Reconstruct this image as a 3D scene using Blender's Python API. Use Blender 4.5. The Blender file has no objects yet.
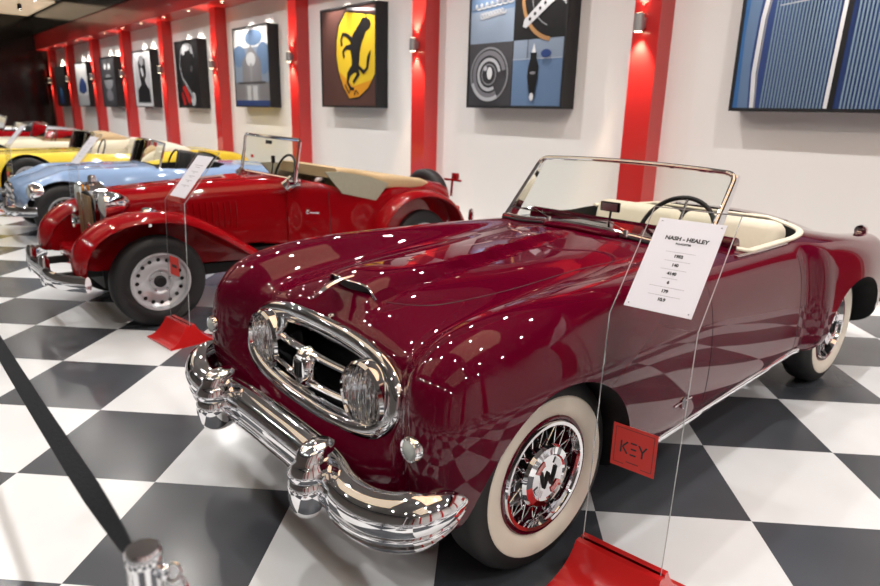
import bpy, bmesh, math, random
import numpy as np
from mathutils import Vector, Matrix
from mathutils.bvhtree import BVHTree
random.seed(7)
PI = math.pi
scn = bpy.context.scene
COL = scn.collection

# ------------------------------------------------------------------ helpers
def link(o, parent=None):
    COL.objects.link(o)
    if parent is not None:
        o.parent = parent
        o.matrix_parent_inverse = parent.matrix_basis.inverted()
    return o

def tag(o, label=None, cat=None, group=None, kind=None):
    if label: o['label'] = label
    if cat: o['category'] = cat
    if group: o['group'] = group
    if kind: o['kind'] = kind
    return o

def thing(name, label, cat, loc=(0, 0, 0), group=None, parent=None):
    o = bpy.data.objects.new(name, None)
    o.empty_display_size = .1
    o.location = loc
    link(o, parent)
    if parent is None: tag(o, label, cat, group)
    return o

def smooth(o, ang=35):
    me = o.data
    me.polygons.foreach_set('use_smooth', [True] * len(me.polygons))
    me.set_sharp_from_angle(angle=math.radians(ang))
    me.update()

class MB:
    """collects shapes into one mesh"""
    def __init__(s): s.v = []; s.f = []; s.mi = []; s.cm = 0
    def add(s, vs, fs, M=None):
        n = len(s.v)
        for v in vs:
            v = Vector(v)
            s.v.append(tuple(M @ v) if M is not None else tuple(v))
        for f in fs:
            s.f.append([n + i for i in f]); s.mi.append(s.cm)
        return s
    def box(s, c, d, M=None, bev=0):
        x, y, z = d[0]/2, d[1]/2, d[2]/2
        if bev > 0:
            bm = bmesh.new(); bmesh.ops.create_cube(bm, size=1)
            for v in bm.verts: v.co = Vector((v.co.x*d[0]+c[0], v.co.y*d[1]+c[1], v.co.z*d[2]+c[2]))
            bmesh.ops.bevel(bm, geom=bm.edges[:], offset=bev, segments=3, affect='EDGES', profile=.5)
            bm.verts.ensure_lookup_table()
            s.add([v.co for v in bm.verts], [[v.index for v in f.verts] for f in bm.faces], M); bm.free(); return s
        vs = [(c[0]+i*x, c[1]+j*y, c[2]+k*z) for i in (-1, 1) for j in (-1, 1) for k in (-1, 1)]
        return s.add(vs, [(0, 1, 3, 2), (4, 6, 7, 5), (0, 4, 5, 1), (2, 3, 7, 6), (0, 2, 6, 4), (1, 5, 7, 3)], M)
    def lathe(s, prof, axis='z', c=(0, 0, 0), n=32, M=None, a0=0, a1=2*PI):
        """prof: (r, h) list; revolved about axis through c"""
        full = abs(a1-a0-2*PI) < 1e-6
        m = n if full else n+1
        vs = []
        for i in range(m):
            a = a0+(a1-a0)*i/n; ca, sa = math.cos(a), math.sin(a)
            for r, h in prof:
                p = {'z': (r*ca, r*sa, h), 'x': (h, r*ca, r*sa), 'y': (r*sa, h, r*ca)}[axis]
                vs.append((p[0]+c[0], p[1]+c[1], p[2]+c[2]))
        k = len(prof); fs = []
        for i in range(n):
            j = (i+1) % m
            for q in range(k-1):
                if prof[q][0] < 1e-6 and prof[q+1][0] < 1e-6: continue
                fs.append((i*k+q, j*k+q, j*k+q+1, i*k+q+1))
        return s.add(vs, fs, M)
    def tube(s, pts, r, n=10, closed=False, cap=True, M=None, flat=None, up=None):
        """tube along pts; r number or list; flat=(a,b) elliptical half-axes"""
        P = [Vector(p) for p in pts]; m = len(P); vs = []; fs = []
        prevn = None
        for i in range(m):
            if closed: t = P[(i+1) % m]-P[i-1]
            else: t = P[min(i+1, m-1)]-P[max(i-1, 0)]
            t.normalize()
            if up is not None: nn = Vector(up)
            elif prevn is None: nn = Vector((0, 0, 1)) if abs(t.z) < .9 else Vector((1, 0, 0))
            else: nn = prevn
            nn = (nn-t*nn.dot(t)).normalized(); bb = t.cross(nn); prevn = nn
            ri = r[i] if isinstance(r, (list, tuple)) else r
            for k in range(n):
                a = 2*PI*k/n
                if flat: vs.append(P[i]+nn*math.cos(a)*flat[0]*ri+bb*math.sin(a)*flat[1]*ri)
                else: vs.append(P[i]+(nn*math.cos(a)+bb*math.sin(a))*ri)
        for i in range(m if closed else m-1):
            j = (i+1) % m
            for k in range(n):
                k2 = (k+1) % n
                fs.append((i*n+k, i*n+k2, j*n+k2, j*n+k))
        if cap and not closed:
            fs.append(tuple(range(n))[::-1]); fs.append(tuple((m-1)*n+k for k in range(n)))
        return s.add(vs, fs, M)
    def prism(s, poly, d0, d1, plane='xz', M=None):
        """extrude a 2D outline between d0 and d1 along the third axis"""
        n = len(poly)
        def P(a, b, d): return {'xz': (a, d, b), 'xy': (a, b, d), 'yz': (d, a, b)}[plane]
        vs = [P(a, b, d0) for a, b in poly]+[P(a, b, d1) for a, b in poly]
        fs = [tuple(range(n))[::-1], tuple(range(n, 2*n))]
        fs += [(i, (i+1) % n, n+(i+1) % n, n+i) for i in range(n)]
        return s.add(vs, fs, M)
    def grid(s, G, close_u=False, close_v=False, capu=False):
        a, b = G.shape[:2]
        vs = [tuple(G[i, j]) for i in range(a) for j in range(b)]; fs = []
        for i in range(a if close_u else a-1):
            for j in range(b if close_v else b-1):
                i2, j2 = (i+1) % a, (j+1) % b
                fs.append((i*b+j, i*b+j2, i2*b+j2, i2*b+j))
        if capu:
            fs.append(tuple(range(b))[::-1]); fs.append(tuple((a-1)*b+k for k in range(b)))
        return s.add(vs, fs)
    def ball(s, c, r, n=16, M=None):
        r = r if isinstance(r, (tuple, list)) else (r, r, r)
        vs = []; k = n//2+1
        for i in range(k):
            t = PI*i/(k-1)
            for j in range(n):
                a = 2*PI*j/n
                vs.append((c[0]+r[0]*math.sin(t)*math.cos(a), c[1]+r[1]*math.sin(t)*math.sin(a), c[2]+r[2]*math.cos(t)))
        fs = [(i*n+j, (i+1)*n+j, (i+1)*n+(j+1) % n, i*n+(j+1) % n) for i in range(k-1) for j in range(n)]
        return s.add(vs, fs, M)
    def mesh(s, name, mats):
        me = bpy.data.meshes.new(name); me.from_pydata(s.v, [], s.f)
        for m in (mats if isinstance(mats, (list, tuple)) else [mats]): me.materials.append(m)
        me.polygons.foreach_set('material_index', s.mi)
        bm = bmesh.new(); bm.from_mesh(me)
        bmesh.ops.remove_doubles(bm, verts=bm.verts, dist=1e-6)
        bmesh.ops.dissolve_degenerate(bm, edges=bm.edges, dist=1e-7)
        bmesh.ops.recalc_face_normals(bm, faces=bm.faces)
        bm.to_mesh(me); bm.free()
        return me
    def build(s, name, mats, parent=None, ang=35, label=None):
        o = bpy.data.objects.new(name, s.mesh(name, mats)); link(o, parent); smooth(o, ang)
        if label: o['label'] = label
        return o

def nspline(t, Y, periodic=False):
    """cubic spline second derivatives solver -> evaluator; Y (n,k)"""
    n = len(t); h = np.diff(t); A = np.zeros((n, n)); B = np.zeros((n, Y.shape[1]))
    if periodic:   # first and last knot equal
        m = n-1; A = np.zeros((m, m)); B = np.zeros((m, Y.shape[1]))
        for i in range(m):
            hp, hn = h[i-1], h[i]; im, ip = (i-1) % m, (i+1) % m
            A[i, im] += hp; A[i, i] += 2*(hp+hn); A[i, ip] += hn
            B[i] = 6*((Y[(i+1) % m]-Y[i])/hn-(Y[i]-Y[im])/hp)
        M = np.linalg.solve(A, B); M = np.vstack([M, M[:1]])
    else:
        A[0, 0] = A[-1, -1] = 1
        for i in range(1, n-1):
            A[i, i-1] = h[i-1]; A[i, i] = 2*(h[i-1]+h[i]); A[i, i+1] = h[i]
            B[i] = 6*((Y[i+1]-Y[i])/h[i]-(Y[i]-Y[i-1])/h[i-1])
        M = np.linalg.solve(A, B)
    def ev(x):
        x = np.asarray(x); k = np.clip(np.searchsorted(t, x, side='right')-1, 0, n-2); hh = h[k][:, None]
        a = (t[k+1]-x)[:, None]/hh; b = (x-t[k])[:, None]/hh
        return a*Y[k]+b*Y[k+1]+((a**3-a)*M[k]+(b**3-b)*M[k+1])*hh*hh/6
    return ev

def loft(stations, nu=7, nv=6):
    """stations: list of half sections (x>=0 rows, first and last on the centre line) -> (U, V, 3) closed grid"""
    S = np.array(stations, float)                       # (s, r, 3)
    mir = S[:, -2:0:-1, :].copy(); mir[:, :, 0] *= -1
    S = np.concatenate([S, mir, S[:, :1]], axis=1)      # periodic
    d = np.linalg.norm(np.diff(S, axis=1), axis=2).mean(0)+1e-4
    tv = np.concatenate([[0], np.cumsum(np.sqrt(d))])
    dv = np.concatenate([np.linspace(tv[i], tv[i+1], nv, endpoint=False) for i in range(len(tv)-1)])
    rows = np.array([nspline(tv, s, True)(dv) for s in S])      # (s, V, 3)
    du_ = np.linalg.norm(np.diff(S, axis=0), axis=2).mean(1)+1e-4
    tu = np.concatenate([[0], np.cumsum(np.sqrt(du_))])
    du = np.concatenate([np.linspace(tu[i], tu[i+1], nu, endpoint=False) for i in range(len(tu)-1)]+[[tu[-1]]])
    s, V, _ = rows.shape
    G = nspline(tu, rows.reshape(s, V*3))(du).reshape(len(du), V, 3)
    for _ in range(10):                                   # light fairing for clean reflections
        g = G.copy()
        g[1:-1] = .5*G[1:-1]+.25*(G[2:]+G[:-2])
        g = .5*g+.25*(np.roll(g, 1, 1)+np.roll(g, -1, 1))
        g[0] = G[0]; g[-1] = G[-1]; G = g
    return G

def hull_mb(G, mb=None):
    mb = mb or MB(); U, V = G.shape[:2]
    vs = [tuple(G[i, j]) for i in range(U) for j in range(V)]
    fs = [(i*V+j, i*V+(j+1) % V, (i+1)*V+(j+1) % V, (i+1)*V+j) for i in range(U-1) for j in range(V)]
    # caps: upper half column j pairs with the lower one; rows 0..V/2 is +x side, V/2..V the -x side
    h = V//2
    for base, flip in ((0, 0), ((U-1)*V, 1)):
        for off in (0,):
            for j in range(h//2):
                for a, b, c, d in (((j), (j+1), (h-j-1), (h-j)), ((V-j) % V, (V-j-1), (h+j+1), (h+j))):
                    q = [base+a, base+b, base+c, base+d]
                    if len(set(q)) >= 3: fs.append(tuple(dict.fromkeys(q)))
    return mb.add(vs, fs)

def boolean(o, cutter, op='DIFFERENCE'):
    m = o.modifiers.new('b', 'BOOLEAN'); m.operation = op; m.object = cutter; m.solver = 'EXACT'
    try: m.material_mode = 'TRANSFER'
    except Exception: pass
    dg = bpy.context.evaluated_depsgraph_get(); dg.update()
    me = bpy.data.meshes.new_from_object(o.evaluated_get(dg))
    old = o.data; o.modifiers.clear(); o.data = me; me.name = old.name
    bpy.data.objects.remove(cutter, do_unlink=True)

# ------------------------------------------------------------------ materials
def mat(name, col, rough=.5, metal=0, coat=0, coat_r=.03, spec=.5, emis=None, es=0, trans=0, ior=1.45, alpha=1, sheen=0):
    m = bpy.data.materials.new(name); m.use_nodes = True
    b = m.node_tree.nodes['Principled BSDF']
    I = b.inputs
    I['Base Color'].default_value = (*col, 1); I['Roughness'].default_value = rough; I['Metallic'].default_value = metal
    I['Coat Weight'].default_value = coat; I['Coat Roughness'].default_value = coat_r
    I['Specular IOR Level'].default_value = spec; I['IOR'].default_value = ior
    I['Transmission Weight'].default_value = trans; I['Alpha'].default_value = alpha
    I['Sheen Weight'].default_value = sheen
    if emis: I['Emission Color'].default_value = (*emis, 1); I['Emission Strength'].default_value = es
    return m

def noisy(m, scale, amt, detail=3, bump=0):
    nt = m.node_tree; b = nt.nodes['Principled BSDF']; col = tuple(b.inputs['Base Color'].default_value)
    tc = nt.nodes.new('ShaderNodeTexCoord'); n = nt.nodes.new('ShaderNodeTexNoise'); n.inputs['Scale'].default_value = scale; n.inputs['Detail'].default_value = detail
    nt.links.new(tc.outputs['Object'], n.inputs['Vector'])
    mx = nt.nodes.new('ShaderNodeMix'); mx.data_type = 'RGBA'
    mx.inputs['A'].default_value = tuple(c*(1-amt) for c in col[:3])+(1,); mx.inputs['B'].default_value = tuple(min(1, c*(1+amt)) for c in col[:3])+(1,)
    nt.links.new(n.outputs['Fac'], mx.inputs['Factor']); nt.links.new(mx.outputs['Result'], b.inputs['Base Color'])
    if bump:
        bp = nt.nodes.new('ShaderNodeBump'); bp.inputs['Strength'].default_value = bump; bp.inputs['Distance'].default_value = .01
        nt.links.new(n.outputs['Fac'], bp.inputs['Height']); nt.links.new(bp.outputs['Normal'], b.inputs['Normal'])
    return m

M = {}
M['maroon'] = mat('maroon_paint', (.085, .0008, .011), .6, 0, 1, .010, .0)
M['red_paint'] = mat('red_paint', (.26, .003, .006), .6, 0, 1, .03, .0)
M['blue_paint'] = mat('blue_paint', (.27, .40, .63), .5, 0, 1, .04, .1)
M['yellow_paint'] = mat('yellow_paint', (.85, .62, .02), .5, 0, 1, .04)
M['cream_paint'] = mat('cream_paint', (.78, .72, .55), .4, 0, .6, .05)
M['chrome'] = mat('chrome', (.86, .87, .9), .045, 1)
M['dull_chrome'] = mat('dull_chrome', (.7, .71, .74), .18, 1)
M['reflector'] = mat('lamp_reflector', (.96, .97, 1), .12, 1)
M['silver'] = mat('silver_wheel_paint', (.62, .63, .66), .3, .5, .5)
M['black'] = mat('black_recess', (.006, .006, .007), .6)
M['rubber'] = noisy(mat('tyre_rubber', (.012, .012, .013), .55), 40, .2)
M['whitewall'] = noisy(mat('whitewall_rubber', (.80, .74, .63), .5), 9, .06)
M['cream'] = noisy(mat('cream_leather', (.76, .70, .57), .5), 30, .05, bump=.1)
M['tan'] = noisy(mat('tan_canvas', (.50, .36, .20), .8), 60, .12, bump=.2)
M['tanmetal'] = mat('brass_slats', (.42, .30, .16), .3, .7)
M['olive'] = noisy(mat('grey_green_vinyl', (.34, .33, .25), .7), 40, .08)
M['glass'] = mat('windshield_glass', (.93, .96, .93), .0, trans=1, ior=1.02, spec=.5)
M['lens'] = mat('headlamp_lens', (.97, .98, 1), .0, trans=1, ior=1.25)
def flute(m, sc):
    nt = m.node_tree; tc = nt.nodes.new('ShaderNodeTexCoord'); w = nt.nodes.new('ShaderNodeTexWave'); w.inputs['Scale'].default_value = sc; w.inputs['Distortion'].default_value = 1.5; w.inputs['Detail'].default_value = 0
    nt.links.new(tc.outputs['Object'], w.inputs['Vector']); b = nt.nodes.new('ShaderNodeBump'); b.inputs['Strength'].default_value = .3; b.inputs['Distance'].default_value = .006
    nt.links.new(w.outputs['Fac'], b.inputs['Height']); nt.links.new(b.outputs['Normal'], nt.nodes['Principled BSDF'].inputs['Normal'])
flute(M['lens'], 14)
M['amber'] = mat('amber_lens', (.7, .25, .02), .15, trans=.3)
M['redlens'] = mat('red_lens', (.5, .01, .01), .15, trans=.2)
M['clear_lens'] = mat('clear_lens', (.7, .75, .72), .1, trans=.4)
M['acrylic'] = mat('clear_acrylic', (.97, .98, .98), .0, trans=1, ior=1.12)
M['acrylic_edge'] = mat('acrylic_edge', (.75, .77, .78), .15, trans=.3, alpha=.75)
M['paper'] = mat('white_card', (.66, .655, .72), .6)
M['ink'] = mat('black_ink', (.03, .03, .035), .6)
M['greyink'] = mat('grey_ink', (.35, .35, .38), .6)
M['stand_red'] = mat('red_gloss_metal', (.55, .012, .012), .25, 0, .8, .05)
M['sign_red'] = mat('red_sign', (.62, .04, .03), .4)
M['wall'] = noisy(mat('white_wall_paint', (.85, .835, .815), .6), 1.2, .015)
M['pillar'] = mat('red_pillar_gloss', (.50, .022, .022), .28, 0, .5, .08)
M['dark'] = mat('dark_gloss_panel', (.010, .009, .009), .12)
M['ceil'] = mat('dark_ceiling', (.22, .21, .20), .6)
M['frame'] = mat('black_frame', (.010, .010, .012), .45)
M['sconce'] = mat('satin_aluminium', (.5, .5, .5), .35, .8)
M['bulb'] = mat('warm_bulb', (1, .9, .7), .5, emis=(1, .78, .5), es=25)
M['webbing'] = noisy(mat('black_webbing', (.008, .011, .016), .75), 200, .3, bump=.2)
M['led'] = mat('luminous_ceiling', (.9, .8, .65), .5, emis=(1, .76, .50), es=.95)
M['spot'] = mat('spot_lens', (1, 1, 1), .5, emis=(1, .93, .82), es=60)

# ------------------------------------------------------------------ camera (metres; +Y towards the picture wall, -X down the hall)
AZ = math.radians(48.6); PITCH, ROLL, FPX, H = .2716, -.0256, 641.83, 1.4953
def cam_vec(x, y, z): return Vector((x*math.cos(AZ)-y*math.sin(AZ), x*math.sin(AZ)+y*math.cos(AZ), z))
cp, sp = math.cos(PITCH), math.sin(PITCH)
fwd = cam_vec(0, cp, -sp); upv = cam_vec(0, sp, cp); rt = cam_vec(1, 0, 0)
cr, sr = math.cos(ROLL), math.sin(ROLL)
ix = rt*cr+upv*(-sr); iy = rt*sr+upv*cr
cd = bpy.data.cameras.new('camera'); cam = bpy.data.objects.new('camera', cd); COL.objects.link(cam)
cd.sensor_width = 36; cd.lens = FPX*36/880
mw = Matrix((ix, iy, -fwd)).transposed().to_4x4(); mw.translation = (0, 0, H); cam.matrix_world = mw
cd.clip_start = .02; cd.clip_end = 200
cd.dof.use_dof = True; cd.dof.focus_distance = 2.15; cd.dof.aperture_fstop = 3.2
scn.camera = cam

# ------------------------------------------------------------------ the hall
def struct(name, mb, m, ang=35):
    o = mb.build(name, m, None, ang); o['kind'] = 'structure'; return o
WY = 6.35
# floor: vinyl checkerboard laid askew to the wall
TS = .6; gyaw = -.0692
def grid_to_world(gx, gy):
    x, y = (gx-3.1982)*TS, (gy+8.7589)*TS
    c, s = math.cos(gyaw), math.sin(gyaw)
    return cam_vec(c*x-s*y, s*x+c*y, 0)
org = grid_to_world(0, 0)
fm = bpy.data.materials.new('checkerboard_vinyl'); fm.use_nodes = True
nt = fm.node_tree; N = nt.nodes; L = nt.links; B = N['Principled BSDF']
geo = N.new('ShaderNodeNewGeometry')
mp = N.new('ShaderNodeMapping'); mp.vector_type = 'TEXTURE'
mp.inputs['Location'].default_value = (org.x, org.y, 0); mp.inputs['Rotation'].default_value = (0, 0, AZ+gyaw); mp.inputs['Scale'].default_value = (TS, TS, 1)
L.new(geo.outputs['Position'], mp.inputs['Vector'])
off = N.new('ShaderNodeVectorMath'); off.operation = 'ADD'; off.inputs[1].default_value = (100, 100, .5); L.new(mp.outputs['Vector'], off.inputs[0])
ck = N.new('ShaderNodeTexChecker'); ck.inputs['Scale'].default_value = 1; L.new(off.outputs[0], ck.inputs['Vector'])
def ramp(a, b, sc, det=4, dist=0):
    n = N.new('ShaderNodeTexNoise'); n.inputs['Scale'].default_value = sc; n.inputs['Detail'].default_value = det; n.inputs['Distortion'].default_value = dist
    L.new(geo.outputs['Position'], n.inputs['Vector'])
    r = N.new('ShaderNodeValToRGB'); r.color_ramp.elements[0].color = (*a, 1); r.color_ramp.elements[1].color = (*b, 1)
    r.color_ramp.elements[0].position = .2; r.color_ramp.elements[1].position = .8; r.color_ramp.interpolation = 'EASE'
    L.new(n.outputs['Fac'], r.inputs['Fac']); return r
w = ramp((.66, .68, .70), (.76, .78, .80), 1.6, 3, 0); d = ramp((.052, .057, .067), (.074, .080, .092), 1.3, 3, 0)
mx = N.new('ShaderNodeMix'); mx.data_type = 'RGBA'
L.new(ck.outputs['Fac'], mx.inputs['Factor']); L.new(w.outputs['Color'], mx.inputs['A']); L.new(d.outputs['Color'], mx.inputs['B'])
L.new(mx.outputs['Result'], B.inputs['Base Color'])
rr = ramp((.17, .17, .17), (.27, .27, .27), 1.5, 2, 0); L.new(rr.outputs['Color'], B.inputs['Roughness'])
nb = N.new('ShaderNodeTexNoise'); nb.inputs['Scale'].default_value = 1.1; nb.inputs['Detail'].default_value = 3; L.new(geo.outputs['Position'], nb.inputs['Vector'])
bp_ = N.new('ShaderNodeBump'); bp_.inputs['Strength'].default_value = .25; bp_.inputs['Distance'].default_value = .02
L.new(nb.outputs['Fac'], bp_.inputs['Height']); L.new(bp_.outputs['Normal'], B.inputs['Normal'])
X0, X1, Y0 = -31.7, 6.0, -9.0
CZ = 4.9
mb = MB(); mb.box(((X0+X1)/2, (Y0+WY)/2, -.05), (X1-X0+.4, WY-Y0+.4, .1)); struct('floor', mb, fm)
mb = MB(); mb.box(((X0+X1)/2, WY+.1, CZ/2), (X1-X0, .2, CZ)); struct('wall_back', mb, M['wall'])
mb = MB(); mb.box((X0-.1, (Y0+WY)/2, CZ/2), (.2, WY-Y0+.4, CZ)); struct('wall_left', mb, M['dark'])
mb = MB(); mb.box((X1+.1, (Y0+WY)/2, CZ/2), (.2, WY-Y0+.4, CZ)); struct('wall_right', mb, M['wall'])
mb = MB(); mb.box(((X0+X1)/2, Y0-.1, CZ/2), (X1-X0, .2, CZ)); struct('wall_front', mb, mat('grey_wall_paint', (.30, .29, .28), .6))
mb = MB(); mb.box(((X0+X1)/2, (Y0+WY)/2, CZ+.05), (X1-X0+.4, WY-Y0+.4, .1)); struct('ceiling', mb, M['ceil'])
# red soffit over the picture wall
mb = MB(); mb.box(((X0+X1)/2+.01, 6.06, 3.88), (X1-X0-.02, .58, .56)); struct('trim_1', mb, M['pillar'])
mb = MB(); mb.box(((X0+X1)/2, 5.98, (4.16+CZ)/2), (X1-X0, .5, CZ-4.16)); struct('trim_2', mb, M['dark'])

PX = [3.2, -.42, -4.04, -7.66, -11.27, -14.80, -18.16, -21.53, -24.9, -28.4, -31.4]
for i, x in enumerate(PX):
    mb = MB(); mb.box((x+.15, 6.225, 1.8), (.30, .25, 3.6)); o = struct('pillar_%d' % (i+1), mb, M['pillar'])
for i, y in enumerate((-6.5, -3.4, -.2, 2.9)):
    mb = MB(); mb.box((X1-.12, y, 2.1), (.25, .5, 4.2)); struct('pillar_%d' % (20+i), mb, M['pillar'])

# lamps -----------------------------------------------------------
def area(name, loc, rot, size, power, col=(1, .95, .88), shape='DISK', sy=None, spread=None):
    l = bpy.data.lights.new(name, 'AREA'); l.energy = power; l.color = col; l.shape = shape; l.size = size
    if sy: l.size_y = sy
    if spread: l.spread = spread
    o = bpy.data.objects.new(name, l); o.location = loc; o.rotation_euler = rot; COL.objects.link(o); return o
def spot(name, loc, target, power, deg, blend=.5, col=(1, .80, .55), r=.03):
    l = bpy.data.lights.new(name, 'SPOT'); l.energy = power; l.color = col; l.spot_size = math.radians(deg); l.spot_blend = blend; l.shadow_soft_size = r
    o = bpy.data.objects.new(name, l); o.location = loc
    o.rotation_euler = (Vector(target)-Vector(loc)).to_track_quat('-Z', 'Y').to_euler(); COL.objects.link(o); return o

# wall sconces, an up and a down beam each
first = None
place = ['beside the car grille picture', 'right of the yellow shield picture', 'left of the yellow shield picture', 'left of the tower picture',
         'left of the red streak picture', 'left of the white bordered picture', 'left of the dark figure picture', 'left of the blue shape picture', 'at the far end']
for i, x in enumerate(PX[2:]):
    c = (x+.11, 6.03, 2.43)
    t = thing('wall_sconce', 'small up and down wall light on red pillar '+place[i], 'wall light', (c[0], c[1]+.07, c[2]), 'up and down lights on the red pillars')
    mb = MB(); mb.lathe([(.0, .085), (.045, .085), (.05, .08), (.05, -.08), (.045, -.085), (.0, -.085)], 'z', c, 20); mb.build('lamp_body', M['sconce'], t)
    mb = MB(); mb.box((c[0], 6.085, c[2]), (.08, .03, .10), bev=.005); mb.build('bracket', M['sconce'], t)
    for s in (1, -1):
        mb = MB(); mb.lathe([(0, s*.087), (.038, s*.087), (.038, s*.0855)], 'z', c, 16); mb.build('lamp_glass', M['bulb'], t)
        spot('sconce_beam', (c[0], c[1], c[2]+s*.10), (c[0], c[1]+.16, c[2]+s*.9), 260, 66, .6, (1, .68, .45), .03)
# soffit downlights in pairs over each bay
for i in range(len(PX)-1):
    xm = (PX[i]+PX[i+1])/2+.15
    for k, dx in enumerate((-.8, .8)) if i else ():
        z = 3.595
        mb = MB(); mb.lathe([(.035, z-.012), (.055, z-.012), (.06, z)], 'z', (xm+dx, 5.93, 0), 16)
        mb2 = MB(); mb2.lathe([(0, z-.006), (.037, z-.006)], 'z', (xm+dx, 5.93, 0), 16)
        t = thing('soffit_downlight', 'small warm round downlight in the red soffit above the picture bays', 'downlight', (xm+dx, 5.93, z), 'downlights in the red soffit')
        mb.build('lamp_ring', M['sconce'], t); mb2.build('lamp_glass', M['bulb'], t)
        if abs(dx) > 0: spot('picture_beam', (xm+dx*.5, 5.93, 3.57), (xm+dx*.45, 6.33, 2.2), 520, 70, .9, (1, .90, .78), .04)
# ceiling: luminous warm panels and rows of spotlights
mb = MB(); mb.box((-1.4, 2.1, CZ-.04), (4.2, 2.6, .06)); o = mb.build('luminous_panel', mat('amber_luminous_ceiling', (.9, .7, .5), .5, emis=(1, .66, .40), es=2.3)); tag(o, 'amber glowing ceiling panel above the maroon roadster', 'ceiling light')
for (x, y, sx, sy) in ((-6.0, -1.2, 5.0, 2.6), (-16, -.5, 6, 3), (-29.0, 4.1, 4.8, 3.0), (2.5, -1.2, 3.5, 2.6)):
    mb = MB(); mb.box((x, y, CZ-.04), (sx, sy, .06)); o = mb.build('luminous_panel', M['led'])
    tag(o, 'large glowing warm ceiling panel', 'ceiling light', 'glowing ceiling panels')
sp_mb = MB(); sp_mb.lathe([(0, -.001), (.055, -.001), (.055, .0)], 'z', n=14); sp_me = sp_mb.mesh('lamp_glass', M['spot'])
cn_mb = MB(); cn_mb.lathe([(.058, -.01), (.065, -.01), (.065, .16), (0, .16)], 'z', n=14); cn_me = cn_mb.mesh('lamp_can', M['frame'])
def ceil_spot(x, y, z=4.35, p=55, col=(1, .95, .88)):
    t = thing('ceiling_spotlight', 'round black ceiling spotlight in rows over the cars', 'spotlight', (x, y, z), 'ceiling spotlights')
    for nm, me in (('lamp_can', cn_me), ('lamp_glass', sp_me)):
        o = bpy.data.objects.new(nm, me); o.parent = t; COL.objects.link(o)
    o = MB().tube([(x, y, z+.16), (x, y, CZ-.001)], .008, 6).build('lamp_rod', M['frame'], t)
    area('spot_beam', (x, y, z-.012), (0, 0, 0), .11, p, col, spread=math.radians(150))
for ix_ in range(13):
    for iy_, y in enumerate((4.3, 2.2, .3, -3.2)):
        x = 3.6-ix_*2.4+(iy_ % 2)*1.1
        if x < -30 or (x < -26 and y > 2): continue
        ceil_spot(x, y, 4.35, 80 if iy_ == 0 else 44, (1, .95, .89) if iy_ % 2 else (1, .97, .94))
w_ = bpy.data.worlds.new('world'); scn.world = w_; w_.use_nodes = True
w_.node_tree.nodes['Background'].inputs['Color'].default_value = (.5, .5, .5, 1); w_.node_tree.nodes['Background'].inputs['Strength'].default_value = .02

# ------------------------------------------------------------------ light-box pictures on the wall
def flatmat(name, c, r=.35): return mat(name, c, r)
PM = {k: flatmat('print_'+k, tuple(v*.72 for v in c)) for k, c in dict(black=(.012, .012, .014), maroonbrown=(.10, .045, .04), yellow=(.75, .52, .03), orange=(.70, .30, .02), white=(.72, .74, .78), grey=(.25, .26, .29),
      lightgrey=(.48, .50, .55), blue=(.045, .15, .38), skyblue=(.13, .21, .36), paleblue=(.22, .28, .38), darkblue=(.02, .05, .12), navy=(.03, .06, .2), red=(.5, .02, .02), wood=(.36, .20, .09), stone=(.20, .20, .23), darkgrey=(.06, .06, .07), slat=(.20, .29, .37)).items()}
PK = list(PM); PL = [PM[k] for k in PK]
class Art:
    def __init__(s, x0, x1, z0, z1, y): s.b = (x0, x1, z0, z1, y); s.mb = MB(); s.n = 0
    def P(s, u, v, n): x0, x1, z0, z1, y = s.b; return (x0+(x1-x0)*u, y-.0006*n, z0+(z1-z0)*v)
    def poly(s, pts, k):
        s.n += 1; s.mb.cm = PK.index(k)
        p = [(min(1, max(0, u)), min(1, max(0, v))) for u, v in pts]
        s.mb.add([s.P(u, v, s.n) for u, v in p], [tuple(range(len(p)))[::-1]])
    def rect(s, u0, v0, u1, v1, k): s.poly([(u0, v0), (u1, v0), (u1, v1), (u0, v1)], k)
    def ell(s, cu, cv, a, b, k, n=32, a0=0, a1=360, rot=0):
        r = math.radians(rot); pts = []
        m = n+1 if a1-a0 < 360 else n
        for i in range(m):
            t = math.radians(a0+(a1-a0)*i/n); x, y = a*math.cos(t), b*math.sin(t)
            pts.append((cu+x*math.cos(r)-y*math.sin(r), cv+x*math.sin(r)+y*math.cos(r)))
        s.poly(pts, k)
    def stroke(s, pts, w, k):
        s.n += 1; s.mb.cm = PK.index(k); vs = []
        for i, (u, v) in enumerate(pts):
            a = pts[max(i-1, 0)]; b = pts[min(i+1, len(pts)-1)]; dx, dy = b[0]-a[0], b[1]-a[1]; l = math.hypot(dx, dy) or 1
            ww = w[i] if isinstance(w, (list, tuple)) else w
            for q in (1, -1): vs.append(s.P(min(1, max(0, u-dy/l*ww*q)), min(1, max(0, v+dx/l*ww*q)), s.n))
        s.mb.add(vs, [(2*i, 2*i+1, 2*i+3, 2*i+2) for i in range(len(pts)-1)])
    def ring(s, cu, cv, a, w, k, a0=0, a1=360, asp=1, n=40):
        s.stroke([(cu+a*math.cos(math.radians(a0+(a1-a0)*i/n)), cv+a*asp*math.sin(math.radians(a0+(a1-a0)*i/n))) for i in range(n+1)], w, k)

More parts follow.
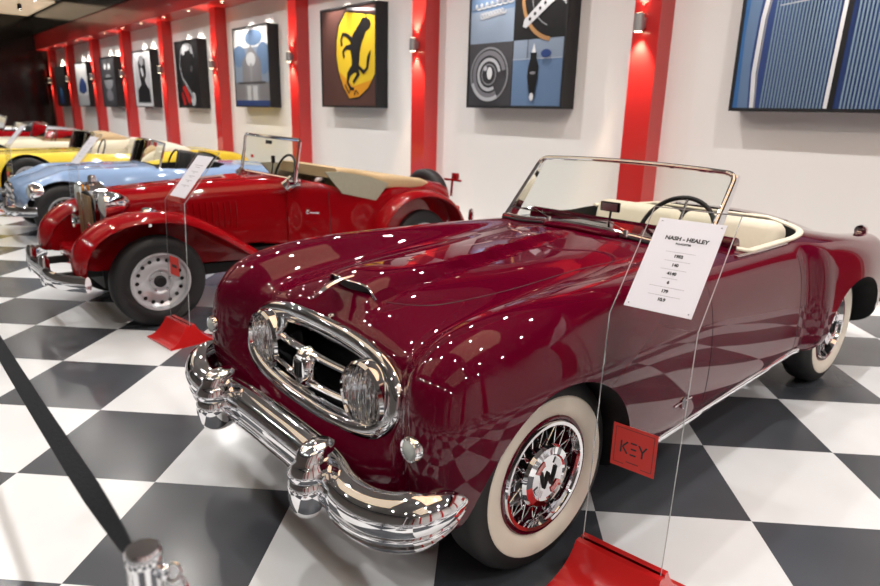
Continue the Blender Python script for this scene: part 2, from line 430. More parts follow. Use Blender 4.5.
def art_grille(A):
    A.rect(0, 0, 1, 1, 'navy'); A.poly([(.0, 0), (.09, 0), (.06, .3), (.10, .8), (.17, 1), (0, 1)], 'blue')
    A.poly([(.03, 0), (.09, 0), (.075, .25), (.085, .5), (.13, 1), (.04, 1), (.02, .4)], 'skyblue')
    A.stroke([(.115, 0), (.10, .2), (.11, .5), (.15, .8), (.19, 1)], .012, 'white')
    A.stroke([(.13, 0), (.12, .2), (.13, .5), (.17, .8), (.21, 1)], .005, 'grey')
    for i in range(19):
        x = .165+i*.0181; A.stroke([(x, 0), (x+.012, .5), (x+.03, 1)], .0042, 'slat')
    A.stroke([(.515, 0), (.53, .5), (.55, 1)], .010, 'white'); A.stroke([(.54, 0), (.555, .5), (.575, 1)], .014, 'black')
    for i in range(20):
        x = .59+i*.0190; A.stroke([(x, 0), (x+.01, .5), (x+.02, 1)], .0044, 'slat')
    A.stroke([(.2, .56), (.4, .58), (.6, .64), (1, .66)], .003, 'lightgrey')
def art_four(A):
    A.rect(0, .5, .49, 1, 'skyblue'); A.rect(0, .5, .49, .75, 'paleblue')
    A.rect(.5, .5, 1, 1, 'black'); A.rect(0, 0, .49, .5, 'darkgrey'); A.rect(.5, 0, 1, .5, 'paleblue')
    A.rect(.5, 0, 1, .355, 'skyblue')
    # chromed script on blue bodywork
    for zz, w, k, x0, x1 in ((.80, .006, 7, .05, .46), (.725, .005, 8, .12, .38)):
        A.stroke([(x0+(x1-x0)*i/160+.020*math.cos(2*PI*k*i/160), zz+.05*(i/160-.5)*.6+.020*math.sin(2*PI*k*i/160)) for i in range(161)], w, 'lightgrey')
    A.stroke([(.02, .77), (.47, .83)], .004, 'grey')
    # steering wheel
    A.ring(.91, .82, .33, .016, 'wood', 140, 262); A.ring(.91, .82, .24, .004, 'grey', 150, 250)
    A.poly([(.88, .86), (.60, .65), (.585, .60), (.62, .585), (.90, .77)], 'lightgrey'); A.poly([(.90, .82), (1, .72), (1, .80), (.94, .86)], 'lightgrey'); A.ell(.91, .83, .05, .05, 'darkgrey')
    for q in (.15, .35, .55, .75): A.ell(.62+.24*q, .625+.17*q, .013, .013, 'black')
    # headlamp
    for a, w, k in ((.21, .008, 'grey'), (.17, .02, 'stone'), (.12, .014, 'lightgrey'), (.08, .006, 'grey')): A.ring(.24, .25, a, w, k, 10, 370 if w < .01 else 300)
    A.ring(.24, .25, .20, .015, 'lightgrey', 200, 300); A.ell(.25, .26, .03, .05, 'white'); A.ell(.20, .30, .02, .02, 'lightgrey')
    # bonnet mascot
    A.stroke([(.655, .5), (.655, .36)], .004, 'darkgrey'); A.ell(.84, .39, .05, .03, 'navy'); A.rect(.5, .353, 1, .357, 'lightgrey')
    A.poly([(.70, .06), (.665, .22), (.67, .30), (.69, .36), (.69, .40), (.75, .40), (.75, .36), (.775, .30), (.77, .22), (.74, .06)], 'black'); A.poly([(.70, .40), (.72, .47), (.74, .40)], 'white'); A.ell(.72, .25, .03, .012, 'stone'); A.ell(.72, .07, .02, .03, 'white')
def art_horse(A):
    A.rect(0, 0, 1, 1, 'maroonbrown')
    A.poly([(.46, .97), (1, .90), (1, .30), (.88, .16), (.70, .07), (.52, .06), (.40, .18), (.31, .35), (.27, .52), (.28, .68), (.33, .85), (.46, .97)], 'black')
    A.poly([(.48, .955), (.99, .88), (.99, .32), (.87, .18), (.70, .09), (.53, .075), (.42, .19), (.33, .36), (.29, .52), (.30, .67), (.35, .83)], 'yellow')
    A.poly([(.53, .075), (.70, .09), (.87, .18), (.94, .26), (.60, .20), (.34, .36), (.42, .19)], 'orange')
    A.stroke([(.50, .985), (1, .935)], .012, 'lightgrey')
    K = 'black'
    A.poly([(.72, .82), (.78, .88), (.83, .87), (.90, .85), (.93, .80), (.90, .76), (.84, .74), (.80, .68), (.76, .62), (.73, .54), (.72, .45), (.69, .36), (.62, .33), (.58, .38), (.58, .48), (.56, .56), (.56, .64), (.60, .72), (.66, .77)], K)
    A.stroke([(.60, .66), (.50, .72), (.42, .74), (.38, .68), (.40, .62)], [.03, .022, .02, .018, .02], K)
    A.stroke([(.58, .60), (.48, .60), (.42, .56), (.44, .50)], [.03, .022, .018, .02], K)
    A.stroke([(.60, .38), (.52, .32), (.50, .24), (.56, .18), (.62, .17)], [.045, .032, .02, .018, .016], K)
    A.stroke([(.66, .38), (.70, .32), (.64, .27), (.60, .24)], [.04, .03, .018, .016], K)
    A.stroke([(.70, .40), (.80, .34), (.86, .38), (.88, .48), (.92, .55)], [.02, .022, .02, .022, .006], K)
    A.stroke([(.84, .90), (.86, .84)], .012, K)
    A.stroke([(.45, .22), (.53, .13), (.55, .17)], .010, K); A.stroke([(.62, .11), (.66, .16), (.70, .12)], .010, K)
def art_tower(A):
    A.rect(0, 0, 1, 1, 'paleblue'); A.rect(0, .75, 1, 1, 'white'); A.ell(.15, .65, .2, .14, 'skyblue'); A.ell(.6, .87, .25, .1, 'skyblue'); A.ell(.85, .6, .2, .2, 'skyblue')
    A.poly([(.22, .30), (.24, .58), (.40, .70), (.50, .78), (.62, .70), (.78, .58), (.80, .30)], 'stone'); A.rect(.0, .0, 1, .30, 'stone'); A.ell(.5, .6, .14, .09, 'lightgrey')
    A.rect(.30, .06, .72, .28, 'grey'); A.rect(.36, .06, .66, .26, 'lightgrey'); A.stroke([(.5, .55), (.5, .06)], .03, 'grey'); A.stroke([(.1, .30), (.9, .30)], .012, 'darkgrey'); A.rect(0, 0, 1, .07, 'navy')
def art_streak(A):
    A.rect(0, 0, 1, 1, 'black'); A.ring(.50, .64, .34, .013, 'grey', 20, 190, .95); A.ell(.48, .90, .16, .05, 'lightgrey'); A.ell(.35, .84, .07, .04, 'lightgrey'); A.ell(.72, .86, .05, .06, 'grey')
    A.stroke([(.18, .62), (.25, .45), (.42, .33), (.62, .18), (.75, .05)], .012, 'lightgrey'); A.stroke([(.30, .44), (.48, .33), (.68, .17)], .008, 'grey')
    A.poly([(.22, .30), (.36, .34), (.60, .10), (.5, .03)], 'red'); A.poly([(.15, .20), (.2, .24), (.36, .04), (.25, .02)], 'red'); A.ell(.70, .12, .11, .10, 'lightgrey', rot=40); A.ell(.66, .16, .05, .04, 'grey'); A.ell(.70, .58, .06, .05, 'darkgrey')
def art_border(A):
    A.rect(0, 0, 1, 1, 'white'); A.rect(.10, .05, .90, .95, 'lightgrey'); A.poly([(.35, .5), (.28, .8), (.45, .93), (.7, .85), (.72, .6), (.62, .48), (.66, .40), (.84, .30), (.86, .07), (.16, .07), (.18, .3), (.4, .40)], 'black'); A.ell(.5, .82, .12, .08, 'grey'); A.stroke([(.45, .7), (.55, .55)], .05, 'lightgrey')
def art_dark(A):
    A.rect(0, 0, 1, 1, 'darkgrey'); A.ell(.32, .82, .08, .06, 'white'); A.ell(.62, .82, .08, .06, 'white'); A.ell(.5, .5, .3, .16, 'grey'); A.ell(.5, .22, .25, .12, 'stone'); A.rect(.2, .55, .8, .60, 'black')
def art_blueshape(A):
    A.rect(0, 0, 1, 1, 'white'); A.rect(0, 0, 1, .25, 'lightgrey'); A.poly([(.15, .35), (.25, .55), (.5, .68), (.8, .55), (.85, .35), (.5, .26)], 'navy')
def art_deep(A):
    A.rect(0, 0, 1, 1, 'black'); A.poly([(.2, .05), (.3, .5), (.6, .4), (.7, .05)], 'navy'); A.ell(.45, .35, .15, .12, 'blue')
pics = [(-2.94, -1.34, 1.592, 3.16, art_grille, 'large wall picture of a chromed car grille with blue slats'),
        (-6.51, -4.91, 1.59, 3.16, art_four, 'square four panel car picture with steering wheel and headlamp close-ups'),
        (-10.19, -8.57, 1.568, 3.13, art_horse, 'wall picture of a black prancing horse on a yellow shield'),
        (-13.72, -12.12, 1.54, 3.10, art_tower, 'wall picture of a stone tower against blue sky'),
        (-17.12, -15.66, 1.49, 3.05, art_streak, 'black wall picture with a red streak and white curve'),
        (-20.58, -19.0, 1.48, 3.0, art_border, 'black and white wall picture with a broad white border'),
        (-23.95, -22.4, 1.46, 2.98, art_dark, 'dark wall picture with two small white spots near its top'),
        (-27.3, -25.7, 1.45, 2.95, art_blueshape, 'pale wall picture with a dark blue shape in the middle'),
        (-30.6, -29.0, 1.43, 2.92, art_deep, 'darkest wall picture, last one at the far end')]
for (x0, x1, z0, z1, fn, lab) in pics:
    t = thing('wall_picture', lab, 'picture', ((x0+x1)/2, WY, z0))
    b = .028; mb = MB()
    yf = 6.12
    mb.box(((x0+x1)/2, (yf+.012+WY)/2, (z0+z1)/2), (x1-x0, WY-yf-.012, z1-z0))
    for (cx, cz, sx, sz) in (((x0+x1)/2, z0+b/2, x1-x0, b), ((x0+x1)/2, z1-b/2, x1-x0, b), (x0+b/2, (z0+z1)/2, b, z1-z0-2*b), (x1-b/2, (z0+z1)/2, b, z1-z0-2*b)):
        mb.box((cx, yf+.006, cz), (sx, .0121, sz))
    mb.build('picture_frame', M['frame'], t)
    A = Art(x0+b, x1-b, z0+b, z1-b, yf+.0115); A.n = 0; fn(A)
    o = bpy.data.objects.new('printed_panel', bpy.data.meshes.new('printed_panel')); me = o.data
    me.from_pydata(A.mb.v, [], A.mb.f)
    for m in PL: me.materials.append(m)
    me.polygons.foreach_set('material_index', A.mb.mi); link(o, t)

# ------------------------------------------------------------------ the maroon roadster
XC = -1.925; FY, RY = 1.53, 4.12; WR = .345
U = [0, .16, .30]
def st(*rows): return [tuple(r) for r in rows]
ST = [
 st((0,1.10,.60),(.16,1.10,.60),(.32,1.10,.60),(.50,1.10,.60),(.585,1.045,.60),(.67,1.002,.60),(.745,1.025,.592),(.778,1.06,.56),(.745,1.025,.528),(.67,1.0,.52),(.585,1.03,.52),(.49,1.055,.52),(.32,1.07,.52),(.14,1.07,.52),(0,1.07,.52)),
 st((0,1.125,.70),(.16,1.125,.70),(.32,1.125,.70),(.50,1.12,.695),(.585,1.055,.725),(.665,1.02,.742),(.755,1.045,.70),(.802,1.10,.57),(.768,1.05,.45),(.69,1.01,.42),(.59,1.015,.42),(.47,1.015,.42),(.30,1.0,.42),(.14,.995,.42),(0,.995,.42)),
 st((0,1.16,.785),(.16,1.16,.783),(.32,1.155,.777),(.492,1.15,.762),(.57,1.10,.800),(.66,1.075,.822),(.765,1.10,.785),(.824,1.17,.60),(.80,1.12,.40),(.70,1.07,.345),(.58,1.04,.33),(.45,1.02,.325),(.30,1.0,.325),(.14,.995,.325),(0,.995,.325)),
 st((0,1.26,.847),(.16,1.26,.844),(.31,1.25,.832),(.480,1.235,.800),(.560,1.20,.862),(.66,1.18,.884),(.765,1.195,.85),(.836,1.25,.64),(.828,1.21,.42),(.77,1.17,.30),(.60,1.14,.265),(.45,1.12,.26),(.30,1.12,.26),(.14,1.12,.26),(0,1.12,.26)),
 st((0,1.50,.892),(.16,1.50,.888),(.30,1.50,.875),(.472,1.50,.838),(.560,1.49,.912),(.655,1.48,.935),(.765,1.48,.895),(.84,1.50,.70),(.842,1.50,.47),(.81,1.50,.31),(.68,1.50,.25),(.5,1.50,.24),(.30,1.50,.24),(.14,1.5,.24),(0,1.50,.24)),
 st((0,1.9,.918),(.16,1.9,.913),(.30,1.9,.900),(.470,1.9,.872),(.560,1.9,.924),(.65,1.9,.94),(.755,1.9,.90),(.832,1.9,.72),(.838,1.9,.48),(.81,1.9,.29),(.68,1.9,.24),(.5,1.9,.235),(.30,1.9,.235),(.14,1.9,.235),(0,1.9,.235)),
 st((0,2.35,.945),(.16,2.35,.94),(.30,2.35,.93),(.465,2.35,.908),(.560,2.35,.932),(.65,2.35,.935),(.745,2.35,.89),(.81,2.35,.73),(.820,2.35,.48),(.79,2.35,0.285),(.67,2.35,0.245),(.5,2.35,0.245),(.30,2.35,0.245),(.14,2.35,0.245),(0,2.35,0.245)),
 st((0,2.8,.968),(.16,2.8,.965),(.30,2.8,.955),(.452,2.8,.943),(.55,2.8,.935),(.65,2.8,.922),(.73,2.8,.88),(.785,2.8,.73),(.805,2.8,.48),(.775,2.8,0.295),(.66,2.8,0.255),(.5,2.8,0.255),(.30,2.8,0.255),(.14,2.8,0.255),(0,2.8,0.255)),
 st((0,3.25,.965),(.16,3.25,.963),(.30,3.25,.956),(.452,3.25,.945),(.55,3.25,.934),(.65,3.25,.918),(.725,3.25,.88),(.78,3.25,.73),(.80,3.25,.48),(.775,3.25,0.318),(.66,3.25,0.275),(.5,3.25,0.275),(.30,3.25,0.275),(.14,3.25,0.275),(0,3.25,0.275)),
 st((0,3.7,.985),(.16,3.7,.983),(.30,3.7,.975),(.452,3.7,.96),(.55,3.7,.945),(.65,3.7,.925),(.735,3.7,.88),(.785,3.7,.73),(.805,3.7,.48),(.78,3.7,0.355),(.66,3.7,0.31),(.5,3.7,0.31),(.30,3.7,0.31),(.14,3.7,0.31),(0,3.7,0.31)),
 st((0,4.15,.965),(.16,4.15,.96),(.30,4.15,.945),(.452,4.15,.905),(.55,4.15,.885),(.65,4.15,.885),(.74,4.15,.86),(.80,4.15,.71),(.81,4.15,.48),(.78,4.15,0.36),(.66,4.15,0.3),(.5,4.15,0.3),(.30,4.15,0.3),(.14,4.15,0.3),(0,4.15,0.3)),
 st((0,4.6,.865),(.16,4.6,.86),(.30,4.6,.845),(.452,4.6,.81),(.55,4.6,.82),(.64,4.6,.845),(.72,4.6,.82),(.775,4.6,.68),(.785,4.6,.48),(.75,4.6,.32),(.64,4.6,.28),(.5,4.6,.27),(.30,4.6,.27),(.14,4.6,.27),(0,4.6,.27)),
 st((0,4.92,.69),(.16,4.92,.69),(.30,4.92,.685),(.452,4.92,.69),(.54,4.94,.75),(.62,4.96,.785),(.69,4.95,.75),(.735,4.92,.62),(.735,4.92,.47),(.70,4.92,.35),(.61,4.92,.31),(.48,4.92,.30),(.30,4.92,.30),(.14,4.92,.30),(0,4.92,.30)),
 st((0,5.05,.56),(.16,5.05,.56),(.30,5.05,.56),(.45,5.05,.57),(.53,5.07,.62),(.61,5.09,.64),(.665,5.08,.61),(.69,5.06,.53),(.665,5.06,.45),(.60,5.05,.40),(.53,5.05,.38),(.44,5.05,.37),(.30,5.05,.37),(.14,5.05,.37),(0,5.05,.37)),
 st((0,5.08,.50),(.16,5.08,.50),(.30,5.08,.50),(.45,5.08,.51),(.53,5.10,.54),(.60,5.115,.555),(.645,5.11,.54),(.66,5.09,.51),(.645,5.09,.475),(.60,5.08,.46),(.53,5.08,.445),(.45,5.08,.44),(.30,5.08,.44),(.14,5.08,.44),(0,5.08,.44)),
]
G = loft(ST, nu=9, nv=7)
def sst(a, b, x): t = np.clip((x-a)/(b-a), 0, 1); return t*t*(3-2*t)
xs, ys, zs = G[..., 0].copy(), G[..., 1].copy(), G[..., 2].copy()
# swelling rear wing with a firm leading edge
f = sst(3.46, 3.62, ys)*(1-sst(4.55, 5.0, ys))*sst(.24, .36, zs)*(1-sst(.90, .97, zs))*sst(.55, .74, np.abs(xs))
G[..., 0] += np.sign(xs)*.062*f
# raised tapering blister down the bonnet
wb = np.clip(.150*(2.62-ys)/1.35, .02, .16)
top = (zs > .8) & (np.abs(xs) < .4) & (ys < 2.8)
hb = .034*sst(1.17, 1.26, ys)*(1-sst(2.3, 2.62, ys))
G[..., 2] += np.where(top, hb*(1-sst(wb-.012, wb+.014, np.abs(xs))), 0)
G[..., 0] += XC
NASH = thing('roadster', 'dark maroon open roadster with oval chrome grille and whitewall wire wheels, nearest the camera', 'car', (XC, 2.8, 0))
body = hull_mb(G).build('body', [M['maroon']], None)
bmt = bmesh.new(); bmt.from_mesh(body.data); NB = BVHTree.FromBMesh(bmt); bmt.free()
def topz(x, y, z0=1.6): h = NB.ray_cast(Vector((x, y, z0)), Vector((0, 0, -1))); return h[0].z if h[0] else .9
def sidex(y, z, s=1):
    h = NB.ray_cast(Vector((XC+s*1.5, y, z)), Vector((-s, 0, 0))); return h[0].x if h[0] else XC+s*.8
def fronty(x, z): h = NB.ray_cast(Vector((x, 0, z)), Vector((0, 1, 0))); return h[0].y if h[0] else 1.05
# cockpit outline (plan), wheel arches, grille mouth
def cockpit(sc=1.0, ins=0.0, n=10):
    hw, ya, yb = .655-ins, 2.97+ins, 3.92-ins
    pts = []
    for (cx, cy, r0x, r0y, a0) in ((hw-.10, ya+.08, .10, .08, -90), (hw-.30, yb-.42, .30, .42, 0), (-hw+.30, yb-.42, .30, .42, 90), (-hw+.10, ya+.08, .10, .08, 180)):
        for i in range(n+1):
            a = math.radians(a0+90*i/n); pts.append((XC+cx+r0x*math.cos(a), cy+r0y*math.sin(a)))
    return pts
def cutter(mb, m):
    o = mb.build('cut', m); return o
mb = MB(); mb.prism(cockpit(), .33, 1.5, 'xy'); boolean(body, cutter(mb, M['black']))
for (yc, a, b, zc) in ((1.505, .380, .372, .335), (4.105, .435, .31, .36)):
    for s in (1, -1):
        pts = []
        for i in range(64):
            t = 2*PI*i/64; z = zc+b*math.sin(t); pts.append((yc+a*math.cos(t), max(z, .1)))
        mb = MB(); mb.prism(pts, XC+s*.50, XC+s*1.1, 'yz'); boolean(body, cutter(mb, M['black']))
def oval(a, b, n=64, e=2.6, zc=0, xc=0, sq=.10):
    out = []
    for i in range(n):
        t = 2*PI*i/n; c, s = math.cos(t), math.sin(t)
        x = a*abs(c)**(2/e)*(1 if c > 0 else -1); z = b*abs(s)**(2/e)*(1 if s > 0 else -1)
        out.append((xc+x, zc+z))
    return out
GZ, GA, GB = .612, .475, .140
mb = MB(); mb.prism(oval(GA, GB, 72, 2.7, GZ, XC), .7, 1.30, 'xz'); boolean(body, cutter(mb, M['black']))
body.parent = NASH; body.matrix_parent_inverse = NASH.matrix_basis.inverted(); smooth(body, 32)

def gp(x, z): return 1.055+.27*(z-.612)    # plane the grille lies in
# grille surround: fat chrome oval rolled round the mouth
ring = [(x, gp(x, z)+.045, z) for x, z in oval(GA+.004, GB+.004, 96, 2.7, GZ, XC)]
mb = MB(); mb.tube(ring, 1, 12, closed=True, flat=(.026, .034), up=(0, 1, 0)); mb.build('grille_surround', M['chrome'], NASH)
ring = [(x, gp(x, z)+.055, z) for x, z in oval(GA-.035, GB-.032, 96, 2.7, GZ, XC)]
mb = MB(); mb.tube(ring, .011, 10, closed=True); mb.build('grille_inner_ring', M['chrome'], NASH)
for dz in (.040, -.045):
    pts = [(XC+u*.27, gp(XC, GZ+dz)+.045-.028*(1-u*u), GZ+dz+(.012 if dz > 0 else -.0)*(1-abs(u))) for u in np.linspace(-1, 1, 17)]
    mb = MB(); mb.tube(pts, 1, 10, flat=(.013, .02), up=(0, 0, 1)); mb.build('grille_bar', M['chrome'], NASH)
# oval badge
bd = MB(); bd.lathe([(0, -.034), (.040, -.032), (.050, -.020), (.057, -.004), (.057, .02)], 'y', (0, 0, 0), 32)
o = bd.build('grille_badge', M['chrome'], NASH); o.matrix_parent_inverse = Matrix(); 
for v in o.data.vertices: v.co = Vector((v.co.x*1.0+XC, v.co.y+gp(XC, GZ)+.01, v.co.z*1.35+GZ-.004))
o.matrix_parent_inverse = NASH.matrix_basis.inverted()
mb = MB()
for a in (-.014, 0, .014): mb.box((XC+a, gp(XC, GZ)-.026, GZ), (.006, .008, .05), bev=.001)
mb.box((XC, gp(XC, GZ)-.026, GZ+.026), (.034, .008, .006)); mb.box((XC, gp(XC, GZ)-.026, GZ-.028), (.03, .008, .006)); mb.build('badge_crest', M['black'], o)
# headlamps inside the grille
for s in (1, -1):
    c = (XC+s*.345, 0, GZ+.002); yl = 1.082
    mb = MB(); mb.lathe([(.102, .0), (.112, -.022), (.120, -.012), (.122, .02), (.118, .10), (.05, .16)], 'y', (c[0], yl, c[2]), 40); h = mb.build('headlamp', M['chrome'], NASH)
    mb = MB(); mb.lathe([(.0, .075), (.04, .065), (.08, .03), (.100, .0)], 'y', (c[0], yl, c[2]), 40); mb.build('reflector', M['reflector'], h)
    mb = MB(); mb.lathe([(.0, -.045), (.035, -.041), (.07, -.028), (.095, -.012), (.104, .002), (.10, .006), (.0, .004)], 'y', (c[0], yl, c[2]), 40); mb.build('headlamp_lens', M['lens'], h)
    mb = MB(); mb.ball((c[0], yl+.03, c[2]), .022); mb.build('headlamp_bulb', M['dull_chrome'], h)
    # parking lamp on the wing front
    px, pz = XC+s*.685, .60; py = fronty(px, pz)
    mb = MB(); mb.lathe([(0, -.022), (.014, -.020), (.026, -.012), (.030, -.004)], 'y', (px, py, pz), 24); 
    mb2 = MB(); mb2.lathe([(.028, -.010), (.034, -.012), (.038, -.004), (.038, .014)], 'y', (px, py, pz), 24)
    p_ = mb2.build('parking_lamp', M['chrome'], NASH); mb.build('lamp_lens', M['clear_lens'], p_)
# bumper: fluted heavy blade
pth = [(-.735, 1.10, .435), (-.752, 1.045, .428), (-.742, .988, .415), (-.690, .945, .398), (-.59, .917, .382), (-.48, .920, .378), (-.40, .940, .380), (-.30, .952, .384), (0, .958, .384)]
pth = pth+[(-x, y, z) for x, y, z in pth[-2::-1]]
P = np.array(pth); tt = np.concatenate([[0], np.cumsum(np.linalg.norm(np.diff(P, axis=0), axis=1))])
P = nspline(tt, P)(np.linspace(0, tt[-1], 97))
prof = [(.012, -.086), (-.012, -.090), (-.034, -.080), (-.047, -.066), (-.052, -.054), (-.048, -.047), (-.056, -.040), (-.060, -.028), (-.055, -.018), (-.064, -.008), (-.070, .012), (-.068, .034), (-.058, .056), (-.040, .074), (-.016, .086), (.008, .090), (.022, .084), (.012, .07), (-.02, .05), (-.04, .02), (-.035, -.02), (-.02, -.055)]
Gb = np.zeros((97, len(prof), 3))
for i in range(97):
    t = P[min(i+1, 96)]-P[max(i-1, 0)]; t[2] = 0; t /= np.linalg.norm(t); nrm = np.array([-t[1], t[0], 0])   # points rearward/inward for left->right travel
    e = min(i, 96-i)/7.0; sc = .62+.38*min(1, e)**.6
    for k, (a, b) in enumerate(prof): Gb[i, k] = P[i]+nrm*a*1.0+np.array([0, 0, b*sc])
Gb[..., 0] += XC
bump = MB().grid(Gb, close_v=True, capu=True).build('front_bumper', M['chrome'], NASH, 50)
for s in (1, -1):
    gx, gy, gz = XC+s*.362, .895, .395
    m2 = MB()
    prof2 = [(0, .135), (.020, .134), (.034, .124), (.040, .105), (.036, .085), (.040, .072), (.052, .050), (.050, .03), (.046, .022), (.052, .01), (.052, -.03), (.048, -.07), (.038, -.098), (.018, -.112), (0, -.113)]
    m2.lathe([(r*1.32, h*.98) for r, h in prof2], 'z', (0, 0, 0), 28)
    o = m2.build('bumper_guard', M['chrome'], bump, 50)
    for v in o.data.vertices:
        z = v.co.z; v.co = Vector((gx+v.co.x*.92, gy-.022+v.co.y*1.15+(.03 if z > .08 else 0)*(z-.08)/.05, gz+z))
    o.matrix_parent_inverse = Matrix(); o.parent = bump; o.matrix_parent_inverse = (bump.matrix_world if False else NASH.matrix_basis.inverted() @ Matrix()) if False else o.matrix_parent_inverse
    mb = MB(); mb.box((XC+s*.362, 1.03, .37), (.05, .14, .05)); mb.build('bumper_bracket', M['black'], NASH)
# wheels
def tyre_prof(R, w, rr):   # (radius, axial) from inner bead outboard round to the inboard side
    h = w/2
    return [(rr, h*.80), (rr+.012, h*.92), ((R+rr)/2-.004, h*1.04), (R-.040, h*.98), (R-.020, h*.86), (R-.008, h*.72), (R, h*.5), (R+.001, 0), (R, -h*.5), (R-.008, -h*.72), (R-.025, -h*.9), ((R+rr)/2, -h*1.03), (rr+.01, -h*.9), (rr, -h*.8)]
def wheel(name, x, y, s, R, w, rr, parent, style, ww=None):
    """s=+1 outboard towards +X; x = outer face of the tyre"""
    xc = x-s*w/2
    e = thing(name, None, None, (x, y, R), parent=parent)
    ax = lambda pr: [(r, s*h) for r, h in pr]
    C0 = (xc, y, R)
    mb = MB(); mb.lathe(ax(tyre_prof(R, w, rr)), 'x', C0, 64)
    ty = mb.build('tyre', M['rubber'], e, 50)
    h = w/2
    if ww:
        mb = MB(); q = [(rr+.001, h*.80+.004), (rr+.013, h*.92+.004), ((rr+ww)/2, h*1.04+.003), (ww-.006, h*1.035+.002), (ww, h*1.0)]
        mb.lathe(ax(q), 'x', C0, 72); mb.build('whitewall', M['whitewall'], e)
    if style == 'wire':
        mb = MB(); mb.lathe(ax([(rr+.004, h*.80), (rr-.004, h*.93), (rr-.012, h*.90), (rr-.018, h*.70), (rr-.030, h*.45), (rr-.03, -h*.5), (rr, -h*.8)]), 'x', C0, 64); mb.build('rim', M['maroon'] if ww else M['silver'], e)
        if ww:
            mb = MB(); mb.lathe(ax([(rr-.014, h*.90), (rr-.018, h*.99), (rr-.030, h*.97), (rr-.040, h*.62), (rr-.034, h*.45)]), 'x', C0, 64); mb.build('beauty_ring', M['chrome'], e)
        mb = MB(); rng = 36; rin = .095; cx = h*.62
        for k in range(rng):
            for (ra, xa, rb, xb, da) in ((rin, cx, rr-.034, h*.55, 15), (rin, cx, rr-.034, h*.55, -15), (.05, -h*.25, rr-.034, h*.1, 22)):
                if (da == 22) and k % 2: continue
                if (da == 15) and k % 2 == 0: continue
                if (da == -15) and k % 2: continue
                a = 2*PI*k/rng; b = a+math.radians(da)
                mb.tube([(xc+s*xa, y+ra*math.cos(a), R+ra*math.sin(a)), (xc+s*xb, y+rb*math.cos(b), R+rb*math.sin(b))], .0022, 5)
        mb.build('wire_spokes', M['chrome'] if ww else M['silver'], e)
        hp = [(.0, h*1.02), (.076, h*1.02), (.082, h*1.08), (.104, h*1.0), (.112, h*.86), (.10, h*.62), (.05, -h*.3)] if ww else [(0, h*1.2), (.025, h*1.2), (.035, h*1.1), (.04, h*.6), (.05, 0)]
        mb = MB(); mb.lathe(ax(hp), 'x', C0, 48); hc = mb.build('hub_cap', M['chrome'], e)
        if ww and s > 0:
            # winged letter emblem inside the cap with red and black blocks round it
            xe = xc+s*(h*1.02+.0015)
            for k in range(4):
                a0 = 2*PI*k/4+.35
                mb = MB(); vs = []
                for q in range(7):
                    a = a0+.75*q/6
                    for r in (.050, .072): vs.append((xe, y+r*math.cos(a), R+r*math.sin(a)))
                mb.add(vs+[(v[0]+s*.002, v[1], v[2]) for v in vs], [(2*q, 2*q+1, 2*q+3, 2*q+2) for q in range(6)]+[(14+2*q, 16+2*q, 17+2*q, 15+2*q) for q in range(6)])
                mb.build('hub_badge_block', M['redlens'] if k % 2 else M['dull_chrome'], None).parent = None
            for (p, q) in (((-.022, .022), (-.012, -.022)), ((-.012, -.022), (0, .006)), ((0, .006), (.012, -.022)), ((.012, -.022), (.022, .022))):
                pass
            mb = MB(); zz = [(-.036, .030), (-.018, -.032), (0, .016), (.018, -.032), (.036, .030)]
            mb.tube([(xe+s*.002, y+a, R+b) for a, b in zz], .0055, 6); mb.build('hub_emblem', M['black'], None)
    else:
        mb = MB(); mb.lathe(ax([(rr+.003, h*.80), (rr-.002, h*.92), (rr-.012, h*.88), (rr-.022, h*.5), (rr-.045, h*.30), (rr-.065, h*.34), (.10, h*.62), (.085, h*.60), (.07, h*.42), (.0, h*.42)]), 'x', C0, 56)
        mb.build('rim', M['silver'], e)
        for k in range(16):
            a = 2*PI*k/16; r = rr-.052
            mb = MB(); mb.lathe([(0, 0), (.014, 0)], 'x', (xc+s*(h*.32+.006), y+r*math.cos(a), R+r*math.sin(a)), 10); mb.build('rim_hole', M['black'], e)
        mb = MB(); mb.lathe(ax([(0, h*.80), (.030, h*.78), (.040, h*.66), (.042, h*.42)]), 'x', C0, 28); mb.build('hub_cap', M['black'], e)
        for k in range(5):
            a = 2*PI*k/5+.3
            mb = MB(); mb.lathe([(0, .012), (.009, .010), (.011, 0)], 'x', (xc+s*h*.60, y+.068*math.cos(a), R+.068*math.sin(a)), 8) if s > 0 else mb.lathe([(0, -.012), (.009, -.010), (.011, 0)], 'x', (xc+s*h*.60, y+.068*math.cos(a), R+.068*math.sin(a)), 8); mb.build('wheel_nut', M['dull_chrome'], e)
    return e
def adopt_loose(e, names):
    for o in list(COL.objects):
        if o.parent is None and o.name.split('.')[0] in names:
            o.parent = e; o.matrix_parent_inverse = world_of(e).inverted()
def world_of(e):
    m = e.matrix_basis.copy()
    return (world_of(e.parent) @ e.matrix_parent_inverse @ m) if e.parent else m
for (yy, nm) in ((FY, 'front_wheel'), (RY, 'rear_wheel')):
    for s in (1, -1):
        e = wheel(nm, XC+s*.752, yy, s, WR, .165, .21, NASH, 'wire', ww=.285)
        adopt_loose(e, ('hub_badge_block', 'hub_emblem'))
